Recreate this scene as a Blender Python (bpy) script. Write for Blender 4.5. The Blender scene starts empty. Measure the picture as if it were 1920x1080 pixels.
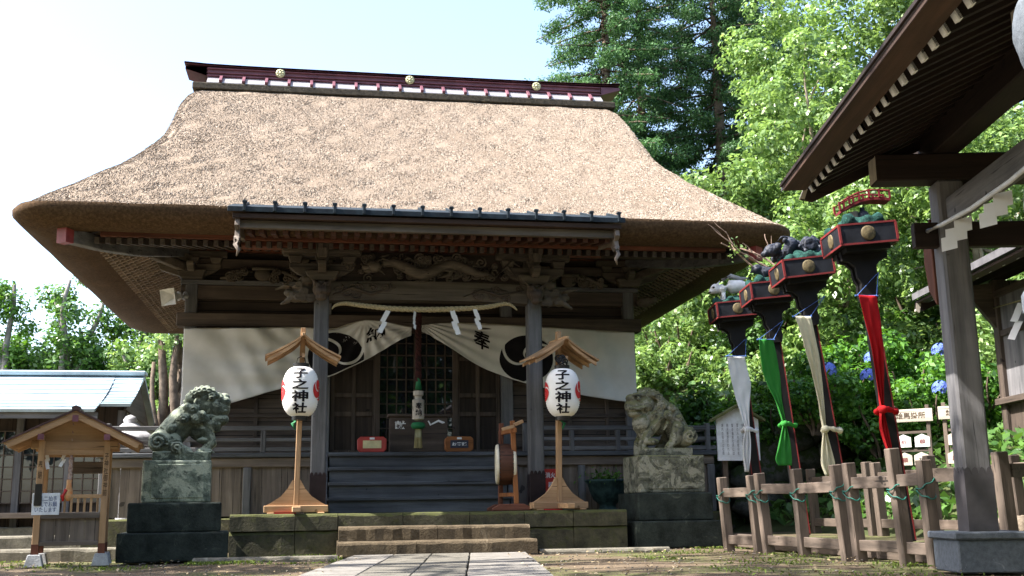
import bpy, bmesh, math, random
import numpy as np
from mathutils import Vector, Matrix

S = bpy.context.scene
COL = S.collection
R = math.radians
random.seed(11)
NR = np.random.default_rng(5)

# ---------------------------------------------------------------- camera
YAW, PITCH, ROLL = R(9.6), R(11.5), R(0.8)
fwd = Vector((math.sin(YAW)*math.cos(PITCH), math.cos(YAW)*math.cos(PITCH), math.sin(PITCH)))
rt0 = Vector((math.cos(YAW), -math.sin(YAW), 0)); up0 = rt0.cross(fwd)
rt = rt0*math.cos(ROLL) - up0*math.sin(ROLL); up = rt.cross(fwd)
cam_d = bpy.data.cameras.new('camera'); cam_d.sensor_width = 36; cam_d.lens = 2040/1920*36
cam_d.clip_start = 0.05; cam_d.clip_end = 2000
cam = bpy.data.objects.new('camera', cam_d); COL.objects.link(cam)
mw = Matrix((rt, up, -fwd)).transposed().to_4x4(); mw.translation = (-1.5, -15, 0.6)
cam.matrix_world = mw
S.camera = cam

# ---------------------------------------------------------------- sky, sun, exposure
SUN_EL, SUN_AZ = 52, 4         # elevation; azimuth: degrees in front (towards -Y) of straight left (-X)
sdir = Vector((-math.cos(R(SUN_AZ))*math.cos(R(SUN_EL)), -math.sin(R(SUN_AZ))*math.cos(R(SUN_EL)), math.sin(R(SUN_EL))))
W = bpy.data.worlds.new('World'); S.world = W; W.use_nodes = True
wn = W.node_tree
sky = wn.nodes.new('ShaderNodeTexSky'); sky.sky_type = 'NISHITA'; sky.sun_disc = False
sky.sun_elevation = R(SUN_EL); sky.sun_rotation = math.atan2(sdir.x, sdir.y)
sky.altitude = 0; sky.air_density = 1.0; sky.dust_density = 2.2; sky.ozone_density = 0.3
bg = wn.nodes['Background']; bg.inputs['Strength'].default_value = 0.15
wn.links.new(sky.outputs[0], bg.inputs[0])
sun_d = bpy.data.lights.new('sun', 'SUN'); sun_d.energy = 5.0; sun_d.angle = R(0.5); sun_d.color = (1, .965, .915)
sun = bpy.data.objects.new('sun', sun_d); COL.objects.link(sun)
sun.rotation_euler = sdir.to_track_quat('Z', 'Y').to_euler()
S.view_settings.view_transform = 'Standard'; S.view_settings.look = 'None'
S.view_settings.exposure = 1.80; S.view_settings.gamma = 1
S.cycles.max_bounces = 8; S.cycles.transparent_max_bounces = 8

# ---------------------------------------------------------------- materials
MATS = {}
def newmat(name, rough=.7, metal=0.0, spec=.4):
    m = bpy.data.materials.new(name); m.use_nodes = True
    nt = m.node_tree; b = nt.nodes['Principled BSDF']
    b.inputs['Roughness'].default_value = rough; b.inputs['Metallic'].default_value = metal
    b.inputs['Specular IOR Level'].default_value = spec
    return m, nt, b
def N(nt, t, **kw):
    n = nt.nodes.new(t)
    for k, v in kw.items():
        if k in n.inputs: n.inputs[k].default_value = v
        else: setattr(n, k, v)
    return n
def ramp(nt, fac, stops):
    r = nt.nodes.new('ShaderNodeValToRGB'); e = r.color_ramp.elements
    while len(e) < len(stops): e.new(.5)
    for i, (p, c) in enumerate(stops):
        e[i].position = p; e[i].color = (c[0], c[1], c[2], 1) if len(c) == 3 else c
    nt.links.new(fac, r.inputs[0]); return r.outputs[0]
def coords(nt, scale=(1, 1, 1), kind='Object'):
    tc = nt.nodes.new('ShaderNodeTexCoord'); mp = nt.nodes.new('ShaderNodeMapping')
    mp.inputs['Scale'].default_value = scale; nt.links.new(tc.outputs[kind], mp.inputs[0]); return mp.outputs[0]
def noise(nt, vec, scale, detail=4, rough=.55, dist=0.0):
    n = N(nt, 'ShaderNodeTexNoise', Scale=scale, Detail=detail, Roughness=rough, Distortion=dist)
    nt.links.new(vec, n.inputs['Vector']); return n.outputs['Fac']
def mix(nt, fac, a, b, mode='MIX'):
    n = nt.nodes.new('ShaderNodeMix'); n.data_type = 'RGBA'; n.blend_type = mode
    for sock, v in ((n.inputs[0], fac), (n.inputs[6], a), (n.inputs[7], b)):
        if hasattr(v, 'is_linked') or hasattr(v, 'links'): nt.links.new(v, sock)
        elif isinstance(v, (tuple, list)): sock.default_value = (*v[:3], 1)
        else: sock.default_value = v
    return n.outputs[2]
def bump(nt, b, h, strength=.3, dist=.02):
    n = N(nt, 'ShaderNodeBump', Strength=strength, Distance=dist)
    nt.links.new(h, n.inputs['Height']); nt.links.new(n.outputs[0], b.inputs['Normal'])
def objvar(nt, col, amt=.15):
    oi = nt.nodes.new('ShaderNodeObjectInfo')
    mr = N(nt, 'ShaderNodeMapRange'); mr.inputs['To Min'].default_value = 1-amt; mr.inputs['To Max'].default_value = 1+amt
    nt.links.new(oi.outputs['Random'], mr.inputs['Value'])
    h = nt.nodes.new('ShaderNodeHueSaturation'); nt.links.new(mr.outputs[0], h.inputs['Value']); nt.links.new(col, h.inputs['Color'])
    return h.outputs[0]

WOODS = {  # dark, light, worn
    'old':   ((.040, .030, .024), (.125, .094, .074)),
    'grey':  ((.066, .066, .070), (.180, .178, .182)),
    'carved':((.045, .037, .029), (.150, .122, .094)),
    'red':   ((.070, .026, .016), (.200, .070, .038)),
    'dark':  ((.018, .013, .010), (.060, .042, .032)),
    'step':  ((.040, .043, .050), (.112, .120, .132)),
    'new':   ((.360, .205, .098), (.540, .345, .190)),
    'fence': ((.060, .047, .037), (.170, .130, .102)),
    'lattice': ((.130, .098, .070), (.330, .250, .185)),
    'plank': ((.100, .078, .062), (.235, .190, .155)),
    'orange':((.200, .072, .022), (.360, .140, .045)),
    'rafterred': ((.036, .015, .008), (.088, .034, .018)),
    'eavebrown': ((.026, .015, .010), (.068, .037, .024)),
    'paleend':((.420, .370, .300), (.600, .540, .450)),
    'gate':  ((.078, .078, .084), (.215, .208, .212)),
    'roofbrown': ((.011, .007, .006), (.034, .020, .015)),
}
def wood(tone, axis='x', boards=0.0):
    key = ('wood', tone, axis, boards)
    if key in MATS: return MATS[key]
    c1, c2 = WOODS[tone]
    m, nt, b = newmat('wood_%s_%s' % (tone, axis), rough=.72, spec=.3)
    k = {'x': (.06, 1, 1), 'y': (1, .06, 1), 'z': (1, 1, .06)}[axis]
    v = coords(nt, k); g = noise(nt, v, 34, 6, .65, .6)
    v2 = coords(nt); big = noise(nt, v2, 1.7, 4, .6)
    v3 = coords(nt, k); streak = noise(nt, v3, 9, 3, .5, .3)
    col = ramp(nt, g, [(.28, c1), (.72, c2)])
    col = mix(nt, .55, col, ramp(nt, streak, [(.3, [x*.55 for x in c1]), (.7, [min(1, x*1.12) for x in c2])]))
    col = mix(nt, .5, col, ramp(nt, big, [(.3, (.55, .53, .52)), (.68, (1.25, 1.22, 1.18))]), 'MULTIPLY')
    if boards:
        sp = nt.nodes.new('ShaderNodeSeparateXYZ'); nt.links.new(coords(nt), sp.inputs[0])
        w = N(nt, 'ShaderNodeMath', operation='PINGPONG'); w.inputs[1].default_value = boards/2
        nt.links.new(sp.outputs['Z' if axis == 'x' else 'X'], w.inputs[0])
        lt = N(nt, 'ShaderNodeMath', operation='LESS_THAN'); lt.inputs[1].default_value = .008
        nt.links.new(w.outputs[0], lt.inputs[0])
        col = mix(nt, lt.outputs[0], col, [x*.25 for x in c1])
    kc = {'x': (.025, 1, 1), 'y': (1, .025, 1), 'z': (1, 1, .025)}[axis]
    cr = noise(nt, coords(nt, kc), 26, 3, .6, .25); crk = ramp(nt, cr, [(.655, (0, 0, 0)), (.685, (1, 1, 1))])
    kn = noise(nt, coords(nt), 5.5, 2, .5); knt = ramp(nt, kn, [(.735, (0, 0, 0)), (.76, (1, 1, 1))])
    col = mix(nt, crk, col, [x*.32 for x in c1]); col = mix(nt, knt, col, [x*.55 for x in c1])
    col = objvar(nt, col, .14)
    nt.links.new(col, b.inputs['Base Color']); bump(nt, b, g, .35, .012)
    MATS[key] = m; return m
def plain(name, c, rough=.6, metal=0.0, var=.12, scale=8, spec=.4, bmp=0.0, c2=None):
    key = ('plain', name)
    if key in MATS: return MATS[key]
    m, nt, b = newmat(name, rough, metal, spec)
    n = noise(nt, coords(nt), scale, 5, .6)
    lo = c2 or [x*(1-2*var) for x in c]
    col = ramp(nt, n, [(.3, lo), (.7, [min(1, x*(1+var)) for x in c])])
    nt.links.new(col, b.inputs['Base Color'])
    if bmp: bump(nt, b, n, bmp, .02)
    MATS[key] = m; return m
def stone(name, c, dark, lichen, la=.55, scale=3.0, moss=None, rough=.88, bmp=.6):
    key = ('stone', name)
    if key in MATS: return MATS[key]
    m, nt, b = newmat(name, rough, 0, .2)
    v = coords(nt)
    n1 = noise(nt, v, scale*2.2, 8, .68); n2 = noise(nt, v, scale, 6, .7, .8); n3 = noise(nt, v, scale*14, 4, .7)
    col = ramp(nt, n1, [(.32, dark), (.6, c)])
    col = mix(nt, ramp(nt, n2, [(la, (0, 0, 0)), (la+.07, (1, 1, 1))]), col, lichen)
    col = mix(nt, .35, col, ramp(nt, n3, [(.3, (.45, .45, .45)), (.7, (1.3, 1.3, 1.3))]), 'MULTIPLY')
    if moss:
        g = nt.nodes.new('ShaderNodeNewGeometry'); sp = nt.nodes.new('ShaderNodeSeparateXYZ'); nt.links.new(g.outputs['Normal'], sp.inputs[0])
        mm = N(nt, 'ShaderNodeMath', operation='MULTIPLY'); nt.links.new(noise(nt, v, scale*3.1, 5, .7), mm.inputs[0])
        ad = N(nt, 'ShaderNodeMath', operation='ADD'); ad.inputs[1].default_value = .95; nt.links.new(sp.outputs['Z'], ad.inputs[0]); nt.links.new(ad.outputs[0], mm.inputs[1])
        col = mix(nt, ramp(nt, mm.outputs[0], [(.50, (0, 0, 0)), (.70, (1, 1, 1))]), col, moss)
    nt.links.new(col, b.inputs['Base Color'])
    ad = N(nt, 'ShaderNodeMath', operation='ADD'); nt.links.new(n1, ad.inputs[0]); nt.links.new(n3, ad.inputs[1])
    bump(nt, b, ad.outputs[0], bmp, .03)
    MATS[key] = m; return m
def leafmat(name, dark, light, transl=.35, rough=.45, spec=.35):
    key = ('leaf', name)
    if key in MATS: return MATS[key]
    m, nt, b = newmat(name, rough, 0, spec)
    at = nt.nodes.new('ShaderNodeAttribute'); at.attribute_name = 'rnd'
    big = noise(nt, coords(nt), .9, 3, .6)
    ad = N(nt, 'ShaderNodeMath', operation='MULTIPLY_ADD'); nt.links.new(at.outputs['Fac'], ad.inputs[0]); ad.inputs[1].default_value = .55
    nt.links.new(big, ad.inputs[2])
    col = ramp(nt, ad.outputs[0], [(.42, dark), (1.0, light)])
    col = objvar(nt, col, .12)
    nt.links.new(col, b.inputs['Base Color'])
    tr = nt.nodes.new('ShaderNodeBsdfTranslucent')
    br = nt.nodes.new('ShaderNodeHueSaturation'); br.inputs['Value'].default_value = 1.5; br.inputs['Saturation'].default_value = 1.1; br.inputs['Hue'].default_value = .485
    nt.links.new(col, br.inputs['Color']); nt.links.new(br.outputs[0], tr.inputs[0])
    ms = nt.nodes.new('ShaderNodeMixShader'); ms.inputs[0].default_value = transl
    nt.links.new(b.outputs[0], ms.inputs[1]); nt.links.new(tr.outputs[0], ms.inputs[2])
    nt.links.new(ms.outputs[0], nt.nodes['Material Output'].inputs[0])
    MATS[key] = m; return m

# ---------------------------------------------------------------- mesh builder
def frame_from(d, upv=(0, 0, 1)):
    d = Vector(d).normalized(); u = Vector(upv)
    if abs(d.dot(u)) > .99: u = Vector((0, 1, 0))
    s = d.cross(u).normalized(); t = s.cross(d).normalized(); return d, s, t
class MB:
    def __init__(s): s.v = []; s.f = []; s.m = []; s.mat = 0; s.M = None
    def add(s, vs, fs):
        o = len(s.v)
        for p in vs:
            p = Vector(p)
            s.v.append(tuple(s.M @ p) if s.M is not None else tuple(p))
        for f in fs: s.f.append(tuple(o+i for i in f)); s.m.append(s.mat)
        return s
    def box(s, x0, x1, y0, y1, z0, z1):
        vs = [(x, y, z) for z in (z0, z1) for y in (y0, y1) for x in (x0, x1)]
        return s.add(vs, [(0, 2, 3, 1), (4, 5, 7, 6), (0, 1, 5, 4), (2, 6, 7, 3), (0, 4, 6, 2), (1, 3, 7, 5)])
    def bar(s, p, q, w, h, w2=None, h2=None, upv=(0, 0, 1)):
        p, q = Vector(p), Vector(q); d, a, b = frame_from(q-p, upv)
        w2 = w if w2 is None else w2; h2 = h if h2 is None else h2
        vs = [p+a*i*w/2+b*j*h/2 for j in (-1, 1) for i in (-1, 1)] + [q+a*i*w2/2+b*j*h2/2 for j in (-1, 1) for i in (-1, 1)]
        return s.add(vs, [(0, 1, 3, 2), (4, 6, 7, 5), (0, 4, 5, 1), (2, 3, 7, 6), (0, 2, 6, 4), (1, 5, 7, 3)])
    def tube(s, pts, rad, n=8, flat=1.0, flatdir=None):
        pts = [Vector(p) for p in pts]; k = len(pts)
        if not isinstance(rad, (list, tuple)): rad = [rad]*k
        vs = []; prev = None
        for i, p in enumerate(pts):
            d = (pts[min(i+1, k-1)]-pts[max(i-1, 0)]).normalized()
            if flatdir is not None:
                b = Vector(flatdir); a = d.cross(b)
                a = a.normalized() if a.length > 1e-4 else Vector((1, 0, 0)); b = a.cross(d).normalized()
            else:
                if prev is None: _, a, b = frame_from(d)
                else:
                    a = (prev-d*prev.dot(d)); a = a.normalized() if a.length > 1e-5 else frame_from(d)[1]; b = d.cross(a)
                prev = a
            for j in range(n):
                t = 2*math.pi*j/n; vs.append(p+a*math.cos(t)*rad[i]+b*math.sin(t)*rad[i]*flat)
        fs = [(i*n+j, i*n+(j+1) % n, (i+1)*n+(j+1) % n, (i+1)*n+j) for i in range(k-1) for j in range(n)]
        fs += [tuple(range(n-1, -1, -1)), tuple((k-1)*n+j for j in range(n))]
        return s.add(vs, fs)
    def lathe(s, prof, c=(0, 0, 0), n=24, axis='z', caps=True):
        vs = []
        for r, h in prof:
            for j in range(n):
                t = 2*math.pi*j/n; x, y = r*math.cos(t), r*math.sin(t)
                vs.append({'z': (c[0]+x, c[1]+y, c[2]+h), 'x': (c[0]+h, c[1]+x, c[2]+y), 'y': (c[0]+x, c[1]+h, c[2]-y)}[axis])
        k = len(prof)
        fs = [(i*n+j, i*n+(j+1) % n, (i+1)*n+(j+1) % n, (i+1)*n+j) for i in range(k-1) for j in range(n)]
        if caps: fs += [tuple(range(n-1, -1, -1)), tuple((k-1)*n+j for j in range(n))]
        return s.add(vs, fs)
    def ball(s, c, r, nu=10, nv=7, jit=0.0):
        rx, ry, rz = r if isinstance(r, (tuple, list)) else (r, r, r)
        vs = [(c[0], c[1], c[2]-rz)]
        for i in range(1, nv):
            a = -math.pi/2+math.pi*i/nv
            for j in range(nu):
                t = 2*math.pi*j/nu; q = 1+random.uniform(-jit, jit)
                vs.append((c[0]+rx*q*math.cos(a)*math.cos(t), c[1]+ry*q*math.cos(a)*math.sin(t), c[2]+rz*q*math.sin(a)))
        vs.append((c[0], c[1], c[2]+rz)); L = len(vs)-1
        fs = [(0, 1+(j+1) % nu, 1+j) for j in range(nu)]
        for i in range(nv-2):
            for j in range(nu): fs.append((1+i*nu+j, 1+i*nu+(j+1) % nu, 1+(i+1)*nu+(j+1) % nu, 1+(i+1)*nu+j))
        fs += [(L, 1+(nv-2)*nu+j, 1+(nv-2)*nu+(j+1) % nu) for j in range(nu)]
        return s.add(vs, fs)
    def prism(s, poly, y0, y1, plane='xz'):
        f = {'xz': lambda a, b, c: (a, c, b), 'xy': lambda a, b, c: (a, b, c), 'yz': lambda a, b, c: (c, a, b)}[plane]
        n = len(poly); vs = [f(a, b, y0) for a, b in poly]+[f(a, b, y1) for a, b in poly]
        fs = [tuple(range(n)), tuple(range(2*n-1, n-1, -1))]+[(i, i+n, (i+1) % n+n, (i+1) % n) for i in range(n)]
        return s.add(vs, fs)
    def grid(s, fn, nu, nv, closed=False, skip=None):
        vs = [fn(i/nu, j/nv) for j in range(nv+1) for i in range(nu+(0 if closed else 1))]
        w = nu if closed else nu+1
        fs = []
        for j in range(nv):
            for i in range(nu):
                if skip and skip((i+.5)/nu, (j+.5)/nv): continue
                fs.append((j*w+i, j*w+(i+1) % w, (j+1)*w+(i+1) % w, (j+1)*w+i))
        return s.add(vs, fs)
    def rings(s, rs, cap0=False, cap1=False):
        n = len(rs[0]); vs = [p for r in rs for p in r]
        fs = [(i*n+j, i*n+(j+1) % n, (i+1)*n+(j+1) % n, (i+1)*n+j) for i in range(len(rs)-1) for j in range(n)]
        if cap0: fs.append(tuple(range(n-1, -1, -1)))
        if cap1: fs.append(tuple((len(rs)-1)*n+j for j in range(n)))
        return s.add(vs, fs)
    def mesh(s, name, mats, off=(0, 0, 0), smooth=False):
        me = bpy.data.meshes.new(name)
        me.from_pydata([(v[0]-off[0], v[1]-off[1], v[2]-off[2]) for v in s.v], [], s.f)
        for mt in (mats if isinstance(mats, (list, tuple)) else [mats]): me.materials.append(mt)
        if len(set(s.m)) > 1: me.polygons.foreach_set('material_index', s.m)
        bm = bmesh.new(); bm.from_mesh(me)
        used = [v for v in bm.verts if not v.link_faces]
        if used: bmesh.ops.delete(bm, geom=used, context='VERTS')
        bmesh.ops.recalc_face_normals(bm, faces=bm.faces)
        bm.to_mesh(me); bm.free()
        if smooth: me.polygons.foreach_set('use_smooth', [True]*len(me.polygons))
        me.update(); return me
    def build(s, name, mats, parent=None, world=True, smooth=False, bevel=0, kind=None, solid=0, seg=1):
        off = root_loc(parent) if (parent is not None and world) else (0, 0, 0)
        o = bpy.data.objects.new(name, s.mesh(name, mats, off, smooth)); COL.objects.link(o)
        if parent is not None: o.parent = parent
        if solid:
            md = o.modifiers.new('thickness', 'SOLIDIFY'); md.thickness = solid; md.offset = 0
        if bevel:
            md = o.modifiers.new('bevel', 'BEVEL'); md.width = bevel; md.segments = seg; md.limit_method = 'ANGLE'; md.angle_limit = R(40)
        if kind: o['kind'] = kind
        return o
def root_loc(o):
    l = Vector((0, 0, 0))
    while o is not None: l += o.location; o = o.parent
    return l
def thing(name, label, cat, loc=(0, 0, 0), rz=0, group=None):
    o = bpy.data.objects.new(name, None); COL.objects.link(o); o.empty_display_size = .2
    o.location = loc; o.rotation_euler = (0, 0, rz); return tag(o, label, cat, group)
def tag(o, label, cat, group=None):
    o['label'] = label; o['category'] = cat
    if group: o['group'] = group
    return o
def copy_part(o, parent, loc=None, rot=None):
    c = o.copy(); COL.objects.link(c); c.parent = parent
    if loc is not None: c.location = loc
    if rot is not None: c.rotation_euler = rot
    return c
def copy_tree(o, parent=None):
    c = o.copy(); COL.objects.link(c)
    if parent is not None: c.parent = parent
    for ch in [x for x in COL.objects if x.parent == o]: copy_tree(ch, c)
    return c

def text_geo(txt, bold=0.0, cuts=0):
    cu = bpy.data.curves.new('text', 'FONT'); cu.body = txt; cu.align_x = 'CENTER'; cu.offset = bold; cu.resolution_u = 3
    o = bpy.data.objects.new('text', cu); COL.objects.link(o)
    dg = bpy.context.evaluated_depsgraph_get(); me = bpy.data.meshes.new_from_object(o.evaluated_get(dg))
    bm = bmesh.new(); bm.from_mesh(me); bmesh.ops.triangulate(bm, faces=bm.faces)
    if cuts: bmesh.ops.subdivide_edges(bm, edges=bm.edges, cuts=cuts, use_grid_fill=True)
    vs = [tuple(v.co) for v in bm.verts]; bm.verts.index_update(); fs = [tuple(v.index for v in f.verts) for f in bm.faces]
    bm.free(); bpy.data.objects.remove(o); bpy.data.curves.remove(cu); bpy.data.meshes.remove(me)
    xs = [v[0] for v in vs]; ys = [v[1] for v in vs]
    cx, cy, w, h = (min(xs)+max(xs))/2, (min(ys)+max(ys))/2, max(xs)-min(xs), max(ys)-min(ys)
    return [((v[0]-cx), (v[1]-cy)) for v in vs], fs, w, h
def put_text(mb, txt, fn, w=None, h=None, bold=0.0, cuts=0):
    """fn(a, b) maps text units (a right, b up, metres) to a point"""
    vs, fs, tw, th = text_geo(txt, bold, cuts)
    sx = (w/tw) if w else (h/th); sy = (h/th) if h else sx
    mb.add([fn(a*sx, b*sy) for a, b in vs], fs)

def sculpt(name, mb, mat, parent, voxel=.02, smooth=4, noise_amt=.0, noise_scale=.1, world=True):
    off = root_loc(parent) if (parent is not None and world) else (0, 0, 0)
    me = mb.mesh('raw', mat, off)
    o = bpy.data.objects.new('raw', me); COL.objects.link(o)
    r = o.modifiers.new('r', 'REMESH'); r.mode = 'VOXEL'; r.voxel_size = voxel
    if smooth:
        sm = o.modifiers.new('s', 'SMOOTH'); sm.iterations = smooth; sm.factor = .5
    if noise_amt:
        tx = bpy.data.textures.new('n', 'CLOUDS'); tx.noise_scale = noise_scale; tx.noise_depth = 3
        d = o.modifiers.new('d', 'DISPLACE'); d.texture = tx; d.strength = noise_amt; d.mid_level = .5
    dg = bpy.context.evaluated_depsgraph_get()
    m2 = bpy.data.meshes.new_from_object(o.evaluated_get(dg)); m2.name = name
    bpy.data.objects.remove(o); bpy.data.meshes.remove(me)
    if not m2.materials: m2.materials.append(mat)
    m2.polygons.foreach_set('use_smooth', [True]*len(m2.polygons))
    ob = bpy.data.objects.new(name, m2); COL.objects.link(ob)
    if parent is not None: ob.parent = parent
    return ob
def spiral(c, r, turns=2.2, start=0, sgn=1, n=26, axis='y', bulge=0.0):
    out = []
    for i in range(n):
        t = i/(n-1); a = start+sgn*turns*2*math.pi*t; q = r*(1-t*.88)
        x, z = q*math.cos(a), q*math.sin(a)
        out.append((c[0]+x, c[1]-bulge*t, c[2]+z) if axis == 'y' else (c[0]-bulge*t, c[1]+x, c[2]+z))
    return out

# ---------------------------------------------------------------- leaves
def leaf_mesh(name, P, Nn, size, aspect, mat, droop=0.0):
    n = len(P); P = np.asarray(P, float); Nn = np.asarray(Nn, float)
    Nn /= np.linalg.norm(Nn, axis=1)[:, None]+1e-9
    rv = NR.normal(size=(n, 3)); rv[:, 2] -= droop
    t = rv-(rv*Nn).sum(1)[:, None]*Nn; t /= np.linalg.norm(t, axis=1)[:, None]+1e-9
    b = np.cross(Nn, t); size = np.broadcast_to(size, (n,))[:, None]
    V = np.empty((n, 4, 3)); L = size*.5; Wd = size*.5*aspect
    V[:, 0] = P-t*L; V[:, 1] = P+b*Wd+Nn*size*.06; V[:, 2] = P+t*L-Nn*size*.10; V[:, 3] = P-b*Wd+Nn*size*.06
    me = bpy.data.meshes.new(name); me.vertices.add(n*4); me.vertices.foreach_set('co', V.ravel())
    me.loops.add(n*4); me.loops.foreach_set('vertex_index', np.arange(n*4, dtype=np.int32))
    me.polygons.add(n); me.polygons.foreach_set('loop_start', np.arange(0, n*4, 4, dtype=np.int32))
    try: me.polygons.foreach_set('loop_total', np.full(n, 4, np.int32))
    except Exception: pass
    at = me.attributes.new('rnd', 'FLOAT', 'FACE'); at.data.foreach_set('value', NR.random(n).astype(np.float32))
    me.materials.append(mat); me.update(calc_edges=True); return me
def clump_points(C, Rr, per, flat=.75, shell=.55):
    P, Q = [], []
    for c, r in zip(C, Rr):
        k = max(8, int(per*r*r))
        d = NR.normal(size=(k, 3)); d /= np.linalg.norm(d, axis=1)[:, None]
        rad = r*(shell+(1-shell)*NR.random(k))[:, None]
        p = np.array(c)+d*rad*np.array([1, 1, flat]); P.append(p)
        q = d*.7+np.array([0, 0, .55])+NR.normal(size=(k, 3))*.45; Q.append(q)
    return np.concatenate(P), np.concatenate(Q)
def crown_clumps(center, rad, n, rmin, rmax, hollow=.35):
    C, Rr = [], []
    for _ in range(n):
        d = NR.normal(size=3); d /= np.linalg.norm(d); q = hollow+(1-hollow)*NR.random()**.6
        C.append(np.array(center)+d*q*np.array(rad)); Rr.append(NR.uniform(rmin, rmax))
    return C, Rr
def limb(mb, p, q, r0, r1, wob=.12, k=6, n=7):
    p, q = Vector(p), Vector(q); L = (q-p).length; pts = []; ph = random.uniform(0, 6)
    for i in range(k+1):
        t = i/k; w = wob*L*math.sin(t*math.pi)
        pts.append(p.lerp(q, t)+Vector((math.sin(ph+3*t)*w*.6, math.cos(ph+2.4*t)*w*.6, .10*L*t*(1-t))))
    mb.tube(pts, [r0+(r1-r0)*i/k for i in range(k+1)], n)
# ================================================================ ground and terrain
def groundmat():
    m, nt, b = newmat('dirt_and_moss', .95, 0, .15)
    v = coords(nt)
    n1 = noise(nt, v, .8, 6, .62); n2 = noise(nt, v, 22, 5, .7); n3 = noise(nt, v, .55, 5, .6, .5)
    col = ramp(nt, n1, [(.3, (.075, .055, .037)), (.7, (.175, .132, .088))])
    col = mix(nt, .6, col, ramp(nt, n2, [(.3, (.55, .55, .55)), (.7, (1.35, 1.3, 1.25))]), 'MULTIPLY')
    fac = N(nt, 'ShaderNodeMath', operation='MULTIPLY'); nt.links.new(ramp(nt, n3, [(.46, (0, 0, 0)), (.58, (1, 1, 1))]), fac.inputs[0])
    nt.links.new(ramp(nt, n2, [(.42, (0, 0, 0)), (.6, (1, 1, 1))]), fac.inputs[1])
    col = mix(nt, fac.outputs[0], col, (.105, .135, .035))
    nt.links.new(col, b.inputs['Base Color']); bump(nt, b, n2, .8, .04); return m
M_ground = groundmat()
def sstep(a, b, x): t = min(1, max(0, (x-a)/(b-a))); return t*t*(3-2*t)
def hill_h(x, y):
    h = sstep(4.8, 8.5, x+.12*(y-7))*(1.5+.42*max(0, y-6.8)+.22*max(0, x-9))
    h += sstep(10.5, 13.5, x)*sstep(-14, -4, y)*(1.0+.30*max(0, x-11))*(1-sstep(5, 8, y)*.6)
    return min(h, 17)
g = MB()
def gp(u, v):
    x = -120+240*u; x = math.copysign(abs(x/120)**2.2*160, x)
    y = (v-.25)*1.33333; y = -14+math.copysign(abs(y)**2.4, y)*(40 if y < 0 else 330)
    z = .012*math.sin(x*2.1+y*.7)+.010*math.sin(y*3.3-x)
    return (x, y, z-.02 if abs(x) < 8 and y < 4 else -.02)
g.grid(gp, 120, 150); o = g.build('ground', M_ground, smooth=True, kind='structure')
M_hill = plain('hill_soil', (.060, .075, .028), .95, 0, .3, 1.2, .1, 1.0, (.030, .032, .014))
g = MB()
g.grid(lambda u, v: (4.6+60*u, -10+95*v, hill_h(4.6+60*u, -10+95*v)-.06), 60, 80)
g.build('hill', M_hill, smooth=True, kind='structure')

M_pave_l = stone('pale_paving', (.205, .188, .165), (.120, .108, .092), (.27, .25, .222), .62, 1.6, None, .85, .25)
M_pave_c = stone('grey_paving', (.155, .140, .115), (.080, .074, .058), (.215, .195, .16), .62, 1.8, None, .9, .35)
def path_x(y): return .02+.133*(y-.15)
pm = MB()
for lane, (a, b, mi) in enumerate([(-1.16, -.62, 0), (-.605, .40, 1), (.415, 1.18, 0)]):
    y = .13; k = 0
    while y > -14:
        L = random.uniform(.9, 1.6) if mi == 0 else random.uniform(.55, .95)
        y2 = y-L; pm.mat = mi; dz = random.uniform(-.003, .003)
        xs = [(a, b)] if mi == 0 else [(a, a+(b-a)*.49), (a+(b-a)*.505, b)]
        for p, q in xs:
            jj = [random.uniform(-.008, .008) for _ in range(4)]
            c = [(path_x(y-.008)+p+jj[0], y-.008), (path_x(y-.008)+q+jj[1], y-.008), (path_x(y2)+q+jj[2], y2), (path_x(y2)+p+jj[3], y2)]
            pm.prism([(u, v) for u, v in c], -.03, .028+dz, 'xy')
        y = y2
o = pm.build('path', [M_pave_l, M_pave_c], bevel=.006, kind='structure')

M_moss_stone = stone('mossy_stone', (.088, .080, .050), (.034, .033, .022), (.135, .122, .074), .60, 2.2, (.075, .078, .028), .92, .5)
M_step = stone('worn_step_stone', (.120, .090, .055), (.055, .040, .024), (.185, .145, .095), .60, 2.4, None, .9, .55)
M_kerb = stone('kerb_stone', (.20, .18, .14), (.10, .09, .07), (.3, .28, .22), .6, 3, None, .9, .4)
def worn_block(mb, x0, x1, y0, y1, z0, z1, step=.16, amp=.012):
    """block whose top front edge is chipped: a fine grid along its length"""
    n = max(2, int((x1-x0)/step)); cols = []
    for i in range(n+1):
        x = x0+(x1-x0)*i/n; c = random.uniform(.022, .048); d = random.uniform(-amp, amp)*.5
        cols.append([(x, y0+d, z0), (x, y0+d, z1-c-random.uniform(0, .012)), (x, y0+d+c*.45, z1-c*.40), (x, y0+d+c*1.5, z1+random.uniform(-.004, .002)), (x, y1, z1), (x, y1, z0)])
    mb.rings(cols, True, True)
kb = MB(); worn_block(kb, -3.15, -1.36, -.55, -.42, -.02, .055); kb.build('kerb', M_kerb, kind='structure')
kb = MB(); worn_block(kb, 1.42, 3.3, .25, .38, -.02, .05); kb.build('kerb', M_kerb, kind='structure')
kb = MB(); worn_block(kb, -8.5, -4.1, 1.1, 1.32, -.02, .16); kb.build('kerb', M_kerb, kind='structure')
kb = MB(); worn_block(kb, -9.5, -4.9, 3.4, 3.65, -.02, .30); kb.build('kerb', M_kerb, kind='structure')

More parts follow.
